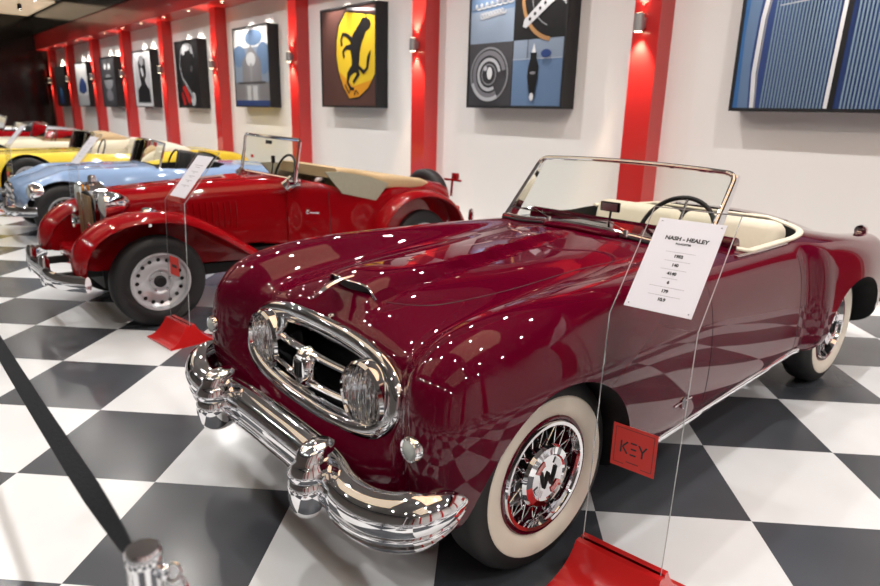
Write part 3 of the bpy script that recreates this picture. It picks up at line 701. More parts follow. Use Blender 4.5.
# windscreen
def wsb(u): return (XC+u*.60, 2.64+.075*u*u, topz(XC+u*.60, 2.64+.075*u*u)+.012)
def wst(u): return (XC+u*.575, 2.96+.02*u*u, 1.283-.018*u*u)
def lerp(a, b, t): return tuple(a[i]+(b[i]-a[i])*t for i in range(3))
us = np.linspace(-1, 1, 25)
gl = np.array([[lerp(wsb(u), wst(u), t) for u in us] for t in np.linspace(0, 1, 7)])
g2 = gl.copy(); g2[..., 1] += .005
mb = MB(); a, b = gl.shape[:2]
vs = [tuple(p) for p in gl.reshape(-1, 3)]+[tuple(p) for p in g2.reshape(-1, 3)]; fs = []
for i in range(a-1):
    for j in range(b-1):
        q = (i*b+j, i*b+j+1, (i+1)*b+j+1, (i+1)*b+j); fs.append(q); fs.append(tuple(k+a*b for k in q[::-1]))
bd_ = [j for j in range(b)]+[i*b+b-1 for i in range(1, a)]+[(a-1)*b+j for j in range(b-2, -1, -1)]+[i*b for i in range(a-2, 0, -1)]
for i in range(len(bd_)):
    p, q = bd_[i], bd_[(i+1) % len(bd_)]; fs.append((p, p+a*b, q+a*b, q))
mb.add(vs, fs); WS = mb.build('windscreen', M['glass'], NASH)
def corner(pA, pB, pC, r=.07, n=8):
    A_, B_, C_ = map(Vector, (pA, pB, pC)); a = B_+(A_-B_).normalized()*r; c = B_+(C_-B_).normalized()*r
    return [tuple((1-t)**2*a+2*t*(1-t)*B_+t*t*c) for t in np.linspace(0, 1, n)]
tops = [wst(u) for u in us]; 
path = [wsb(-1)]+corner(wsb(-1), wst(-1), tops[3], .05)+tops[3:-3]+corner(tops[-4], wst(1), wsb(1), .05)+[wsb(1)]
mb = MB(); mb.tube(path, .0125, 10); mb.build('windscreen_frame', M['chrome'], NASH)
mb = MB(); mb.tube([(p[0], p[1]-.002, p[2]+.004) for p in [wsb(u) for u in us]], 1, 10, flat=(.013, .022), up=(0, 0, 1)); mb.build('windscreen_base', M['chrome'], NASH)
mb = MB(); mb.tube([(p[0], p[1]-.022, p[2]-.006) for p in [wsb(u) for u in us]], .008, 8); mb.build('windscreen_seal', M['black'], NASH)
for s in (1, -1):
    b0 = Vector(wsb(s)); t0 = Vector(wst(s))
    mb = MB(); p = [b0+Vector((s*.002, .0, -.03)), b0+Vector((s*.004, .075, -.03)), t0+Vector((0, .03, -.01)), t0+Vector((0, .002, -.005))]
    vs = [q+Vector((-.006, 0, 0)) for q in p]+[q+Vector((.006, 0, 0)) for q in p]
    mb.add(vs, [(0, 1, 2, 3), (7, 6, 5, 4), (0, 4, 5, 1), (1, 5, 6, 2), (2, 6, 7, 3), (3, 7, 4, 0)]); mb.build('windscreen_post', M['chrome'], NASH)
# wipers
for x0, dx in ((XC-.20, -.24), (XC+.26, -.24)):
    p0 = Vector(wsb((x0-XC)/.6))+Vector((0, -.035, .012)); 
    mb = MB(); mb.lathe([(0, .02), (.010, .018), (.014, 0), (.014, -.015)], 'z', tuple(p0), 12); mb.tube([p0+Vector((0, 0, .012)), p0+Vector((dx*.5, .02, .045)), p0+Vector((dx, .04, .03))], .003, 6)
    w0 = mb.build('wiper_arm', M['chrome'], NASH)
    mb = MB(); mb.tube([p0+Vector((dx*.55, .03, .03)), p0+Vector((dx*1.35, .055, .028))], .004, 6); mb.build('wiper_blade', M['black'], NASH)
# scuttle vent
vc = []
def vpt(u, y): x = XC+.02+u*.175; return (x, y, topz(x, y))
mb = MB(); n = 24; ring_ = []
for i in range(n):
    a = 2*PI*i/n; c, s_ = math.cos(a), math.sin(a); x = XC+.0+.215*abs(c)**.5*(1 if c > 0 else -1); y = 2.615+.042*abs(s_)**.7*(1 if s_ > 0 else -1)
    ring_.append((x, y, topz(x, y)+.010))
mb.tube(ring_, .013, 10, closed=True); mb.build('scuttle_vent_rim', M['maroon'], NASH)
mb = MB(); cen = (XC, 2.615, topz(XC, 2.615)+.010); mb.add([cen]+[(p[0], p[1], p[2]+.002) for p in ring_], [(0, i+1, (i+1) % n+1) for i in range(n)]); vt = mb.build('scuttle_vent', M['black'], NASH)
for dy in (-.018, .0, .018):
    mb = MB(); mb.tube([(XC+u*.19, 2.615+dy, topz(XC+u*.19, 2.615+dy)+.014) for u in np.linspace(-1, 1, 9)], .004, 6); mb.build('vent_slat', M['maroon'], vt)
# bonnet scoop: hooded mouth with a chrome blade lip and mascot wing
sx = XC+.0; mz = topz(sx, 1.27)
mb = MB(); up_ = []; 
Gs = np.zeros((9, 13, 3))
for i, t in enumerate(np.linspace(0, 1, 9)):
    for j, u in enumerate(np.linspace(-1, 1, 13)):
        x = sx+u*(.150-.02*t); y = 1.235+.46*t+.03*u*u
        hh = (.047*(1-abs(u)**3.5))*(1-t)**1.3
        Gs[i, j] = (x, y, topz(x, y)-.002+hh)
mb.grid(Gs); o = mb.build('bonnet_scoop', M['maroon'], NASH, 60)
mouth = [tuple(Gs[0, j]) for j in range(13)]
low = [(Gs[0, j, 0], Gs[0, j, 1]+.002, topz(Gs[0, j, 0], Gs[0, j, 1])+.001) for j in range(13)]
mb = MB(); mb.add(mouth+low, [(j, j+1, 13+j+1, 13+j) for j in range(12)]); 
for v in range(len(mb.v)): mb.v[v] = (mb.v[v][0], mb.v[v][1]+.012, mb.v[v][2]-.001)
mb.build('scoop_mouth', M['black'], o)
mb = MB(); mb.tube([(p[0], p[1]-.002, p[2]+.002) for p in mouth], 1, 8, flat=(.0032, .006), up=(0, 0, 1)); mb.build('scoop_lip', M['chrome'], o)
mb = MB(); bl = [(sx, 1.27, mz+.034), (sx, 1.22, mz+.028), (sx, 1.17, mz+.014), (sx, 1.125, mz-.008)]
mb.tube(bl, [.008, .010, .012, .008], 10, flat=(.8, 1.2)); mb.build('bonnet_mascot', M['chrome'], NASH)
mb = MB(); mb.ball((sx+.02, 1.165, topz(sx+.02, 1.165)+.002), (.013, .016, .010), 14); mb.build('bonnet_emblem', M['chrome'], NASH)
# shut lines
def sz(y): return float(np.interp(y, [1.9, 2.35, 2.8, 3.25, 3.7], [.285, .285, .303, .335, .372]))
def seam(name, pts, m=None, r=.0022):
    mb = MB(); mb.tube(pts, r, 6); mb.build(name, m or M['black'], NASH)
hl = [(-.02, 1.30), (.20, 1.30), (.29, 1.36), (.34, 1.5), (.37, 1.8), (.39, 2.2), (.40, 2.50), (.36, 2.56), (.2, 2.565), (0, 2.565)]
hl = [(XC+x, y) for x, y in hl]
tt = np.concatenate([[0], np.cumsum([math.dist(hl[i], hl[i+1]) for i in range(len(hl)-1)])]); 
P2 = nspline(tt, np.array(hl))(np.linspace(0, tt[-1], 90))
for s in (1, -1):
    seam('bonnet_seam', [(XC+s*(x-XC), y, topz(XC+s*(x-XC), y)-.0006) for x, y in P2 if (x-XC) > .155])
    for yy in (2.46, 3.42):
        seam('door_seam', [(sidex(yy, z, s)-s*.0006, yy, z) for z in np.linspace(.345, .86, 20)])
    seam('door_seam', [(sidex(y, .345, s)-s*.0006, y, .345) for y in np.linspace(2.46, 3.42, 14)])
    # rocker brightwork and side flash
    mb = MB(); mb.tube([(sidex(y, sz(y), s)+s*.004, y, sz(y)) for y in np.linspace(1.95, 3.50, 30)], 1, 8, flat=(.014, .008), up=(0, 0, 1)); mb.build('sill_strip', M['chrome'], NASH)
    mb = MB(); mb.tube([(XC+s*.70, y, .225+.03*(y-1.95)) for y in np.linspace(1.95, 3.6, 6)], .022, 10); mb.build('exhaust_pipe' if s > 0 else 'exhaust_pipe', M['dull_chrome'], NASH)
    # chrome belt strip along the cockpit side
    mb = MB(); mb.tube([(XC+s*.680, y, topz(XC+s*.680, y)+.003) for y in np.linspace(2.86, 3.40, 20)], 1, 8, flat=(.005, .011), up=(0, 0, 1)); mb.build('door_top_strip', M['chrome'], NASH)
    tlz = topz(XC+s*.635, 4.72)+.014
    mb = MB(); mb.lathe([(0, -.045), (.024, -.042), (.030, -.03), (.033, -.02)], 'y', (XC+s*.635, 4.72, tlz), 20); 
    m3 = MB(); m3.lathe([(.034, -.02), (.037, -.01), (.034, .03), (.018, .06), (0, .065)], 'y', (XC+s*.635, 4.72, tlz), 20); m3.box((XC+s*.635, 4.72, tlz-.025), (.035, .09, .05), bev=.008)
    tl = m3.build('tail_lamp', M['chrome'], NASH); 
# side crest and script ahead of the door
mb = MB(); yb, zb = 2.26, .43; xb = sidex(yb, zb)+.003
mb.tube([(sidex(y, zb)+.003, y, zb) for y in (yb-.07, yb-.012)], .0028, 6); mb.tube([(sidex(y, zb)+.003, y, zb) for y in (yb+.012, yb+.07)], .0028, 6)
mb.build('side_flash', M['chrome'], NASH)
mb = MB(); mb.prism([(yb-.012, zb-.018), (yb, zb-.03), (yb+.012, zb-.018), (yb+.014, zb+.012), (yb, zb+.02), (yb-.014, zb+.012)], xb-.004, xb+.003, 'yz'); mb.build('side_crest', M['chrome'], NASH)
# cockpit trim
rim_pts = [(x, y, topz(x, y)+.004) for x, y in cockpit(ins=-.010)][4:31]
mb = MB(); mb.tube(rim_pts, 1, 10, closed=False, flat=(.012, .018), up=(0, 0, 1)); mb.build('cockpit_trim', M['cream'], NASH)
mb = MB(); mb.tube([(XC+u*.62, 2.985, .925-.0*u) for u in np.linspace(-1, 1, 17)], 1, 12, flat=(.05, .035), up=(0, 0, 1)); mb.box((XC, 3.0, .82), (1.26, .03, .16)); mb.build('dashboard', M['maroon'], NASH)
for s in (1, -1):
    mb = MB(); mb.box((XC+s*.636, 3.3, .60), (.030, .62, .46), bev=.01); mb.build('door_card', M['cream'], NASH)
def cushion(name, c, d, bev, m): mb = MB(); mb.box(c, d, bev=bev); return mb.build(name, m, NASH)
for s in (1, -1):
    mb = MB(); mb.box((0, 0, 0), (.56, .17, .52), Matrix.Translation((XC+s*.30, 3.58, .73)) @ Matrix.Rotation(-.22, 4, 'X'), bev=.06); mb.build('seat_back', M['cream'], NASH, 60)
cushion('seat_cushion', (XC, 3.38, .42), (1.18, .42, .16), .05, M['cream'])
# steering wheel
sc_ = Vector((XC+.27, 3.05, .935)); R3 = Matrix.Translation(sc_) @ Matrix.Rotation(math.radians(62), 4, 'X')
mb = MB(); mb.tube([(.20*math.cos(a), .20*math.sin(a), 0) for a in np.linspace(0, 2*PI, 48, endpoint=False)], .012, 10, closed=True, M=R3)
sw = mb.build('steering_wheel', M['black'], NASH)
mb = MB(); mb.lathe([(0, .02), (.035, .018), (.045, 0), (.02, -.03), (.02, -.30), (0, -.30)], 'z', (0, 0, 0), 20, M=R3)
for k in range(3):
    a = PI/2+2*PI*k/3; mb.tube([(0, 0, 0), (.195*math.cos(a), .195*math.sin(a), 0)], .007, 8, M=R3)
mb.build('steering_hub', M['dull_chrome'], sw)
# mirror on the scuttle
mb = MB(); mb.tube([(XC+.0, 2.86, topz(XC, 2.86)), (XC, 2.87, 1.04)], .006, 8); mb.box((XC, 2.86, 1.055), (.115, .018, .05), bev=.006); mb.build('rear_view_mirror', M['frame'], NASH)
mb = MB(); mb.box((XC, 2.8495, 1.055), (.100, .003, .038)); mb.build('mirror_back', M['dull_chrome'], NASH)
# boot hinge dot, rear bumper
mb = MB(); mb.ball((XC+.45, 3.98, topz(XC+.45, 3.98)+.008), .012); mb.build('hood_stud', M['chrome'], NASH)
pr = [(-.80, 4.86, .42), (-.80, 5.02, .42), (-.70, 5.14, .42), (-.4, 5.19, .42), (0, 5.20, .42)]; pr += [(-x, y, z) for x, y, z in pr[-2::-1]]
mb = MB(); mb.tube([(XC+x, y, z) for x, y, z in pr], 1, 12, flat=(.06, .025), up=(0, 0, 1)); rb = mb.build('rear_bumper', M['chrome'], NASH)
for s in (1, -1):
    mb = MB(); mb.lathe([(0, .09), (.03, .085), (.036, .06), (.036, -.06), (.03, -.085), (0, -.09)], 'z', (XC+s*.5, 5.20, .42), 18); mb.build('rear_overrider', M['chrome'], NASH)
    mb = MB(); mb.box((XC+s*.5, 5.10, .42), (.05, .16, .05)); mb.build('bumper_bracket', M['black'], NASH)
# fix guards: they hang on the bumper, which hangs on the car
for o in list(NASH.children):
    for c in o.children:
        pass

# ------------------------------------------------------------------ information stands
def text_obj(body_, size, m, parent, origin, ex, ez, name='lettering', align='CENTER', bold=0):
    cu = bpy.data.curves.new(name, 'FONT'); cu.body = body_; cu.size = size; cu.align_x = align; cu.align_y = 'CENTER'; cu.extrude = .0003; cu.offset = bold
    tmp = bpy.data.objects.new('tmp', cu); COL.objects.link(tmp)
    dg = bpy.context.evaluated_depsgraph_get(); dg.update()
    me = bpy.data.meshes.new_from_object(tmp.evaluated_get(dg)); bpy.data.objects.remove(tmp, do_unlink=True)
    ex = Vector(ex).normalized(); ez = Vector(ez).normalized(); n = ex.cross(ez)
    T = Matrix((ex, ez, n)).transposed().to_4x4(); T.translation = Vector(origin)
    me.transform(T); me.materials.clear(); me.materials.append(m)
    return me
def join_me(name, mes, m, parent):
    bm = bmesh.new()
    for me in mes: bm.from_mesh(me)
    me = bpy.data.meshes.new(name); bm.to_mesh(me); bm.free(); me.materials.append(m)
    for p in me.polygons: p.material_index = 0
    o = bpy.data.objects.new(name, me); link(o, parent); return o
def stand(cx, cy, ang, label, full=False, W=.268):
    """acrylic sheet stand: cx, cy = middle of the sheet foot; ang = direction of sheet width"""
    ex = Vector((math.cos(ang), math.sin(ang), 0)); back = Vector((-math.sin(ang), math.cos(ang), 0)); O = Vector((cx, cy, 0))
    T = Matrix((ex, back, Vector((0, 0, 1)))).transposed().to_4x4(); T.translation = O
    t = thing('information_stand', label, 'stand', (cx, cy, 0))
    # bell-section red foot
    hb = .13; pr = []
    for q in np.linspace(0, 1, 10): pr.append((-.155+.125*q, .012+(hb-.012)*q**2.1))
    prof = [(-.155, 0)]+pr+[(-.006, hb), (-.006, hb-.012), (.006, hb-.012), (.006, hb)]+[(-a, b) for a, b in pr[::-1]]+[(.155, 0)]
    mb = MB()
    w0, w1 = W/2+.045, W/2+.012
    n = len(prof)
    vs = []
    for s in (-1, 1):
        for a, b in prof: vs.append((s*(w1+(w0-w1)*(1-b/hb)**2), a, b))
    mb.add(vs, [tuple(range(n))[::-1], tuple(range(n, 2*n))]+[(i, (i+1) % n, n+(i+1) % n, n+i) for i in range(n)], T)
    mb.build('stand_foot', M['stand_red'], t)
    th = .005; bend = .917
    tilt = Vector((0, .270, .318)).normalized(); L_ = .402; nn = Vector((0, -tilt.z, tilt.y))
    a0, a1 = Vector((0, 0, hb-.012)), Vector((0, .032, bend)); a2 = a1+tilt*L_
    # outer and inner profile of the bent sheet
    pf = [a0+Vector((0, -th/2, 0)), a1+Vector((0, -th/2, -.001)), a2+nn*th/2, a2-nn*th/2, a1+Vector((0, th/2, .0)), a0+Vector((0, th/2, 0))]
    vs = [Vector((s*W/2, p.y, p.z)) for s in (-1, 1) for p in pf]
    mb = MB(); mb.add(vs, [(5, 4, 1, 0), (4, 3, 2, 1), (6, 7, 10, 11), (7, 8, 9, 10)]+[(i, (i+1) % 6, 6+(i+1) % 6, 6+i) for i in range(6)], T)
    ps = mb.build('acrylic_sheet', M['acrylic'], t, 20)
    mb = MB()
    for s in (-1, 1):
        mb.tube([Vector((s*(W/2+.0012), p.y, p.z)) for p in (a0, a1, a2)], 1, 6, flat=(.0026, .0014), up=(0, 1, 0), M=T)
    mb.tube([Vector((-W/2, a2.y, a2.z)), Vector((W/2, a2.y, a2.z))], .002, 6, M=T)
    mb.build('sheet_edge', M['acrylic_edge'], t)
    # card
    c0 = a1+tilt*.035; CW, CH = .207, .325; xo = .002
    T3 = T.to_3x3(); EX = T3 @ Vector((1, 0, 0)); EZ = T3 @ tilt; NN = T3 @ nn
    def cp_(u, v, d=0): return T @ (Vector((xo+u, 0, 0))+c0+tilt*v)+NN*(th/2+.001+d)
    mb = MB(); vs = [cp_(a, b, d) for d in (0, .0012) for a, b in ((-CW/2, 0), (CW/2, 0), (CW/2, CH), (-CW/2, CH))]
    mb.add(vs, [(3, 2, 1, 0), (4, 5, 6, 7), (0, 1, 5, 4), (1, 2, 6, 5), (2, 3, 7, 6), (3, 0, 4, 7)]); card = mb.build('printed_card', M['paper'], t)
    if full:
        tx = lambda s, v, sz, b=.0003, u=0: text_obj(s, sz, M['ink'], None, cp_(u, v, .0016), EX, EZ, bold=b)
        for me_ in [tx('NASH - HEALEY', .256, .0190, .0008, .004), tx('ROADSTER', .238, .0095, .0003, .0)]+[tx(s, v, .0140, .0007) for s, v in (('1952', .194), ('140', .163), ('4140', .133), ('6', .102), ('179', .071), ('10,9', .042))]: join_me('card_lettering', [me_], M['ink'], t)
        mb = MB()
        for v, wd in ((.208, .088), (.177, .075), (.147, .078), (.116, .048), (.085, .104), (.056, .092)):
            x = -wd/2
            while x < wd/2:
                l = random.uniform(.003, .007)
                mb.add([cp_(a, b, .0016) for a, b in ((x, v-.0009), (x+l, v-.0009), (x+l, v+.0009), (x, v+.0009))], [(0, 1, 2, 3)]); x += l+.0016
        mb.build('card_caption_lines', M['greyink'], t)
        for a in (-1, 1):
            for v in (.012, CH-.012):
                m3 = MB(); m3.ball(tuple(cp_(a*(CW/2-.012), v, .001)), .003, 8); m3.build('card_pin', M['dull_chrome'], t)
    else:
        mb = MB()
        for v, wd in ((.25, .11), (.235, .06), (.20, .09), (.19, .03), (.165, .08), (.155, .03), (.13, .08), (.12, .03), (.09, .1), (.08, .03)):
            mb.add([cp_(a, b, .0016) for a, b in ((-wd/2, v-.002), (wd/2, v-.002), (wd/2, v+.002), (-wd/2, v+.002))], [(0, 1, 2, 3)])
        mb.build('card_caption_lines', M['greyink'], t)
    # red plate low on the sheet
    s0 = T @ Vector((.0, -th/2+.012-.0015, .508)) if full else T @ Vector((0, -th/2-.0015, .50))
    mb = MB(); hs = .072 if full else .062; Z = Vector((0, 0, 1)); NF = T3 @ Vector((0, -1, 0))
    vs = [s0+EX*a*hs+Z*b*hs+NF*d for d in (0, .002) for a, b in ((-1, -1), (1, -1), (1, 1), (-1, 1))]
    mb.add(vs, [(3, 2, 1, 0), (4, 5, 6, 7), (0, 1, 5, 4), (1, 2, 6, 5), (2, 3, 7, 6), (3, 0, 4, 7)]); mb.build('red_plate', M['sign_red'], t)
    F = lambda a, b: s0+EX*a+Z*b+NF*.0025
    def bars(segs, w):
        m = MB()
        for (x0, y0, x1, y1) in segs:
            d = Vector((x1-x0, y1-y0)); d.normalize(); px, py = -d.y*w/2, d.x*w/2
            m.add([F(x0+px, y0+py), F(x0-px, y0-py), F(x1-px, y1-py), F(x1+px, y1+py)], [(0, 1, 2, 3)])
        return m
    if full:
        k = .062
        b_ = [(-k, -k+.004, -k, k), (-k, k, k, k), (k, k, k, -k+.004), (-k, -k+.004, -.028, -k+.004), (.028, -k+.004, k, -k+.004)]
        bars(b_, .0018).build('plate_border', M['ink'], t)
        y = .0205; q = .004
        L_K = [(-.041, y, -.041, -y), (-.020, y, -.036, q*.3), (-.036, q*.3, -.020, -y)]
        L_E = [(-.011, y-.001, .009, y-.001), (-.009, 0, .009, 0), (-.011, -y+.001, .009, -y+.001)]
        L_Y = [(.016, y, .0285, 0), (.041, y, .0285, 0), (.0285, 0, .0285, -y)]
        bars(L_K+L_E+L_Y, .0056).build('key_lettering', M['ink'], t)
        m = []; x = -.020
        while x < .019: m.append((x, -.048, x+.0022, -.048)); x += .0031
        bars(m, .004).build('plate_caption', M['ink'], t)
    else:
        bars([(-.035, 0, .035, 0)], .02).build('plate_lettering', M['ink'], t)
    return t
stand(-.9365, 1.636, math.atan2(.039, .265), 'clear acrylic stand with white card and red foot beside the maroon roadster front wheel', True)
stand(-4.19, 1.39, .10, 'acrylic stand with white card and red foot beside the dark red tourer front wheel')
stand(-7.14, 1.45, .10, 'acrylic stand with white card in front of the pale blue sports car')
stand(-10.95, 1.45, .10, 'acrylic stand with white card beside the yellow convertible')
# ------------------------------------------------------------------ rope barrier
SX, SY = -.813, .194
t = thing('barrier_post', 'polished chrome barrier post with a ring hook, at the bottom left', 'barrier post', (SX, SY, 0))
mb = MB(); mb.lathe([(0, .012), (.12, .010), (.155, .0)], 'z', (SX, SY, 0), 40); mb.build('post_base', M['chrome'], t)
mb = MB(); mb.lathe([(.022, .01), (.022, .895), (.0235, .90), (.0235, .918), (.021, .923), (0, .924)], 'z', (SX, SY, 0), 36); mb.build('post_tube', M['chrome'], t)
mb = MB()
vx = rt; vy = Vector((-rt.y, rt.x, 0))
hc_ = Vector((SX, SY, .885))+vx*.026
mb.box((0, 0, 0), (.012, .012, .02), Matrix.Translation(hc_), bev=.002)
mb.tube([hc_+vx*.012+vx*.011*math.cos(a)+Vector((0, 0, 1))*.011*math.sin(a)+vy*.004*math.sin(a) for a in np.linspace(0, 2*PI, 20, endpoint=False)], .0022, 8, closed=True)
mb.tube([hc_+vx*.018+Vector((0, 0, -.004)), hc_+vx*.026-Vector((0, 0, .012)), hc_+vx*.031-Vector((0, 0, .035)), hc_+vx*.045-Vector((0, 0, .055))-vy*.01], .0032, 8)
mb.build('ring_hook', M['chrome'], t)
# webbing belt sagging to the next post, out of frame to the left
PXB = SX-3.6
Gr = []
for q in np.linspace(0, 1, 41):
    x = SX-.0245+(PXB+.0245-SX+.0245)*q; z = .880-.06*4*q*(1-q)
    y = SY+.0*q
    hw = .018; ta = math.radians(48*min(1, q/.08, (1-q)/.08)); a, b = hw*math.sin(ta), hw*math.cos(ta); e1, e2 = .0012*math.cos(ta), .0012*math.sin(ta)
    Gr.append([(x, y-a-e1, z-b+e2), (x, y+a-e1, z+b+e2), (x, y+a+e1, z+b-e2), (x, y-a+e1, z-b-e2)])
mb = MB(); mb.grid(np.array(Gr), close_v=True, capu=True); o = mb.build('barrier_belt', M['webbing']); tag(o, 'black webbing belt stretched from the chrome post to the left', 'barrier belt')
t = thing('barrier_post', 'second chrome barrier post, out of view to the left', 'barrier post', (PXB, SY, 0))
mb = MB(); mb.lathe([(0, .012), (.12, .010), (.155, .0)], 'z', (PXB, SY, 0), 32); mb.build('post_base', M['chrome'], t)
mb = MB(); mb.lathe([(.022, .01), (.022, .895), (.0235, .90), (.0235, .918), (.021, .923), (0, .924)], 'z', (PXB, SY, 0), 32); mb.build('post_tube', M['chrome'], t)

# ------------------------------------------------------------------ the dark red vintage tourer
MX = -5.15; MFY, MRY = 1.40, 3.77; MR = .32
MG = thing('vintage_tourer', 'dark red vintage open tourer with upright radiator grille and tan folded hood', 'car', (MX, 2.6, 0))
def tube_loft(secs, name, m, parent, n=1, ang=40, closed=True, cap=True):
    """secs: list of closed section point lists (same count)"""
    mb = MB(); mb.grid(np.array(secs, float), close_v=closed, capu=cap); return mb.build(name, m, parent, ang)
def smooth_path(P, n):
    P = np.array(P, float); t = np.concatenate([[0], np.cumsum(np.linalg.norm(np.diff(P, axis=0), axis=1))])
    return nspline(t, P)(np.linspace(0, t[-1], n))
def rsec(hw, z0, z1, rt_=.08, n=6, crown=0.0, rb=.02):
    """rounded section: flat-ish top with crown; returns (x, z) ring"""
    out = []
    for cx, cz, r, a0 in ((hw-rt_, z1-rt_, rt_, 0), (-hw+rt_, z1-rt_, rt_, 90), (-hw+rb, z0+rb, rb, 180), (hw-rb, z0+rb, rb, 270)):
        for i in range(n+1):
            a = math.radians(a0+90*i/n); x = cx+r*math.cos(a); z = cz+r*math.sin(a)
            if z > z1-rt_-1e-6: z += crown*(1-(x/hw)**2)
            out.append((x, z))
    return out
# bonnet and scuttle, tapering towards the radiator
secs = []
for y, hw, z0, z1, cr_ in ((1.22, .185, .50, .885, .035), (1.5, .225, .48, .90, .04), (1.9, .285, .46, .92, .045), (2.3, .345, .45, .935, .05), (2.52, .40, .42, .94, .055)):
    secs.append([(MX+x, y, z) for x, z in rsec(hw, z0, z1, .09, 7, cr_)])
hd = tube_loft(secs, 'bonnet', M['red_paint'], MG)
for s in (1, -1):
    for k in range(14):
        y = 1.52+k*.045; t = (y-1.22)/1.3; hw = .185+.215*t*.93
        mb = MB(); mb.tube([(MX+s*(hw-.002), y, .60), (MX+s*(hw+.002), y+.004, .66), (MX+s*(hw+.002), y+.004, .74), (MX+s*(hw-.002), y, .80)], .006, 6); mb.build('louvre', M['red_paint'], hd)
# body tub
secs = []
for y, hw, z0, z1, r in ((2.50, .42, .36, .93, .06), (2.62, .49, .34, .95, .06), (2.75, .53, .33, .93, .04), (2.95, .56, .33, .87, .03), (3.15, .575, .33, .83, .03), (3.34, .58, .33, .82, .03), (3.44, .58, .34, .87, .05), (3.56, .575, .36, .90, .07), (3.85, .555, .42, .90, .09), (4.10, .53, .48, .86, .10), (4.19, .50, .52, .80, .10)):
    secs.append([(MX+x, y, z) for x, z in rsec(hw, z0, z1, r, 6, .01)])
tub = tube_loft(secs, 'body', M['red_paint'], MG)
cut = MB(); cut.prism([(MX-.47, 2.70), (MX+.47, 2.70), (MX+.50, 3.0), (MX+.50, 3.50), (MX-.50, 3.50), (MX-.50, 3.0)], .45, 1.3, 'xy'); 
tub.parent = None; tub.matrix_parent_inverse = Matrix()
boolean(tub, cut.build('cut', M['olive'])); tub.parent = MG; tub.matrix_parent_inverse = MG.matrix_basis.inverted(); smooth(tub, 35)
# seat and door trim seen over the cut-down side
mb = MB(); mb.box((0, 0, 0), (.90, .14, .40), Matrix.Translation((MX, 3.40, .68)) @ Matrix.Rotation(-.2, 4, 'X'), bev=.04); mb.build('seat_back', M['olive'], MG)
mb = MB(); mb.box((MX, 3.2, .52), (.92, .4, .14), bev=.03); mb.build('seat_cushion', M['olive'], MG)
# folded hood under a tan cover, side curtain below it
G_ = []
for y, w, z0, z1 in ((2.92, .50, .95, 1.035), (3.05, .54, .92, 1.03), (3.35, .565, .86, .965), (3.65, .57, .84, .94), (3.80, .55, .84, .92), (3.90, .52, .83, .89)):
    G_.append([(MX+x, y, z) for x, z in rsec(w, z0, z1, .035, 5, .02)])
tube_loft(G_, 'hood_cover', M['tan'], MG)
for s in (1, -1):
    mb = MB(); pr = [(2.76, 1.02), (2.92, .84), (3.26, .76), (3.40, .90), (3.2, .965), (2.9, 1.02)]
    mb.prism(pr, MX+s*.566, MX+s*.580, 'yz'); mb.build('side_curtain', M['olive'], MG)
# radiator
mb = MB(); rs = []
def radsec(hw, z0, z1): return [(-hw, z0), (hw, z0), (hw, z1-.05), (hw*.6, z1-.008), (0, z1+.012), (-hw*.6, z1-.008), (-hw, z1-.05)]
mb.prism([(MX+x, z) for x, z in radsec(.195, .50, .955)], 1.13, 1.225, 'xz'); r_ = mb.build('radiator_shell', M['chrome'], MG, 20)
mb = MB(); mb.prism([(MX+x, z) for x, z in radsec(.165, .53, .895)], 1.122, 1.135, 'xz'); mb.build('radiator_core', M['black'], r_)
for k in range(17):
    x = -.152+k*.019
    mb = MB(); mb.box((MX+x, 1.112, .535+.172), (.008, .02, .345)); mb.build('grille_slat', M['tanmetal'], r_)
mb = MB(); mb.box((MX, 1.105, .71), (.014, .02, .37)); mb.build('grille_centre_bar', M['chrome'], r_)
mb = MB(); mb.lathe([(0, 1.015), (.022, 1.012), (.03, .99), (.03, .965)], 'z', (MX, 1.18, 0), 16); mb.build('radiator_cap', M['chrome'], r_)
mb = MB(); mb.lathe([(0, -.01), (.022, -.008), (.024, .004)], 'y', (MX, 1.115, .925), 8); mb.build('radiator_badge', M['amber'], r_)
# headlamps, horns, fog lamp
mb = MB(); mb.tube([(MX-.36, 1.20, .76), (MX+.36, 1.20, .76)], .012, 8); mb.build('lamp_bar', M['chrome'], MG)
for s in (1, -1):
    c = (MX+s*.33, 1.16, .84)
    mb = MB(); mb.lathe([(.088, -.01), (.098, -.014), (.100, .0), (.092, .04), (.075, .10), (.045, .15), (0, .175)], 'y', c, 28); mb.tube([(c[0], 1.20, .75), (c[0], 1.20, .78)], .018, 8); h = mb.build('headlamp', M['chrome'], MG)
    mb = MB(); mb.lathe([(0, -.032), (.04, -.028), (.075, -.016), (.090, -.004)], 'y', c, 28); mb.build('headlamp_lens', M['clear_lens'], h)
    mb = MB(); mb.lathe([(.050, -.03), (.054, -.025), (.040, .01), (.016, .05), (.014, .09), (0, .09)], 'y', (MX+s*.235, 1.10, .66), 20); mb.tube([(MX+s*.235, 1.17, .66), (MX+s*.235, 1.18, .75)], .010, 6); hn = mb.build('horn', M['chrome'], MG)
    # wing-top side lamp
    c = (MX+s*.55, 1.38, .80)
    mb = MB(); mb.lathe([(0, -.05), (.028, -.045), (.036, -.02), (.032, .01), (.012, .05), (0, .06)], 'y', c, 18); mb.tube([(c[0], 1.38, .70), (c[0], 1.38, .79)], .014, 8); mb.build('side_lamp', M['chrome'], MG)
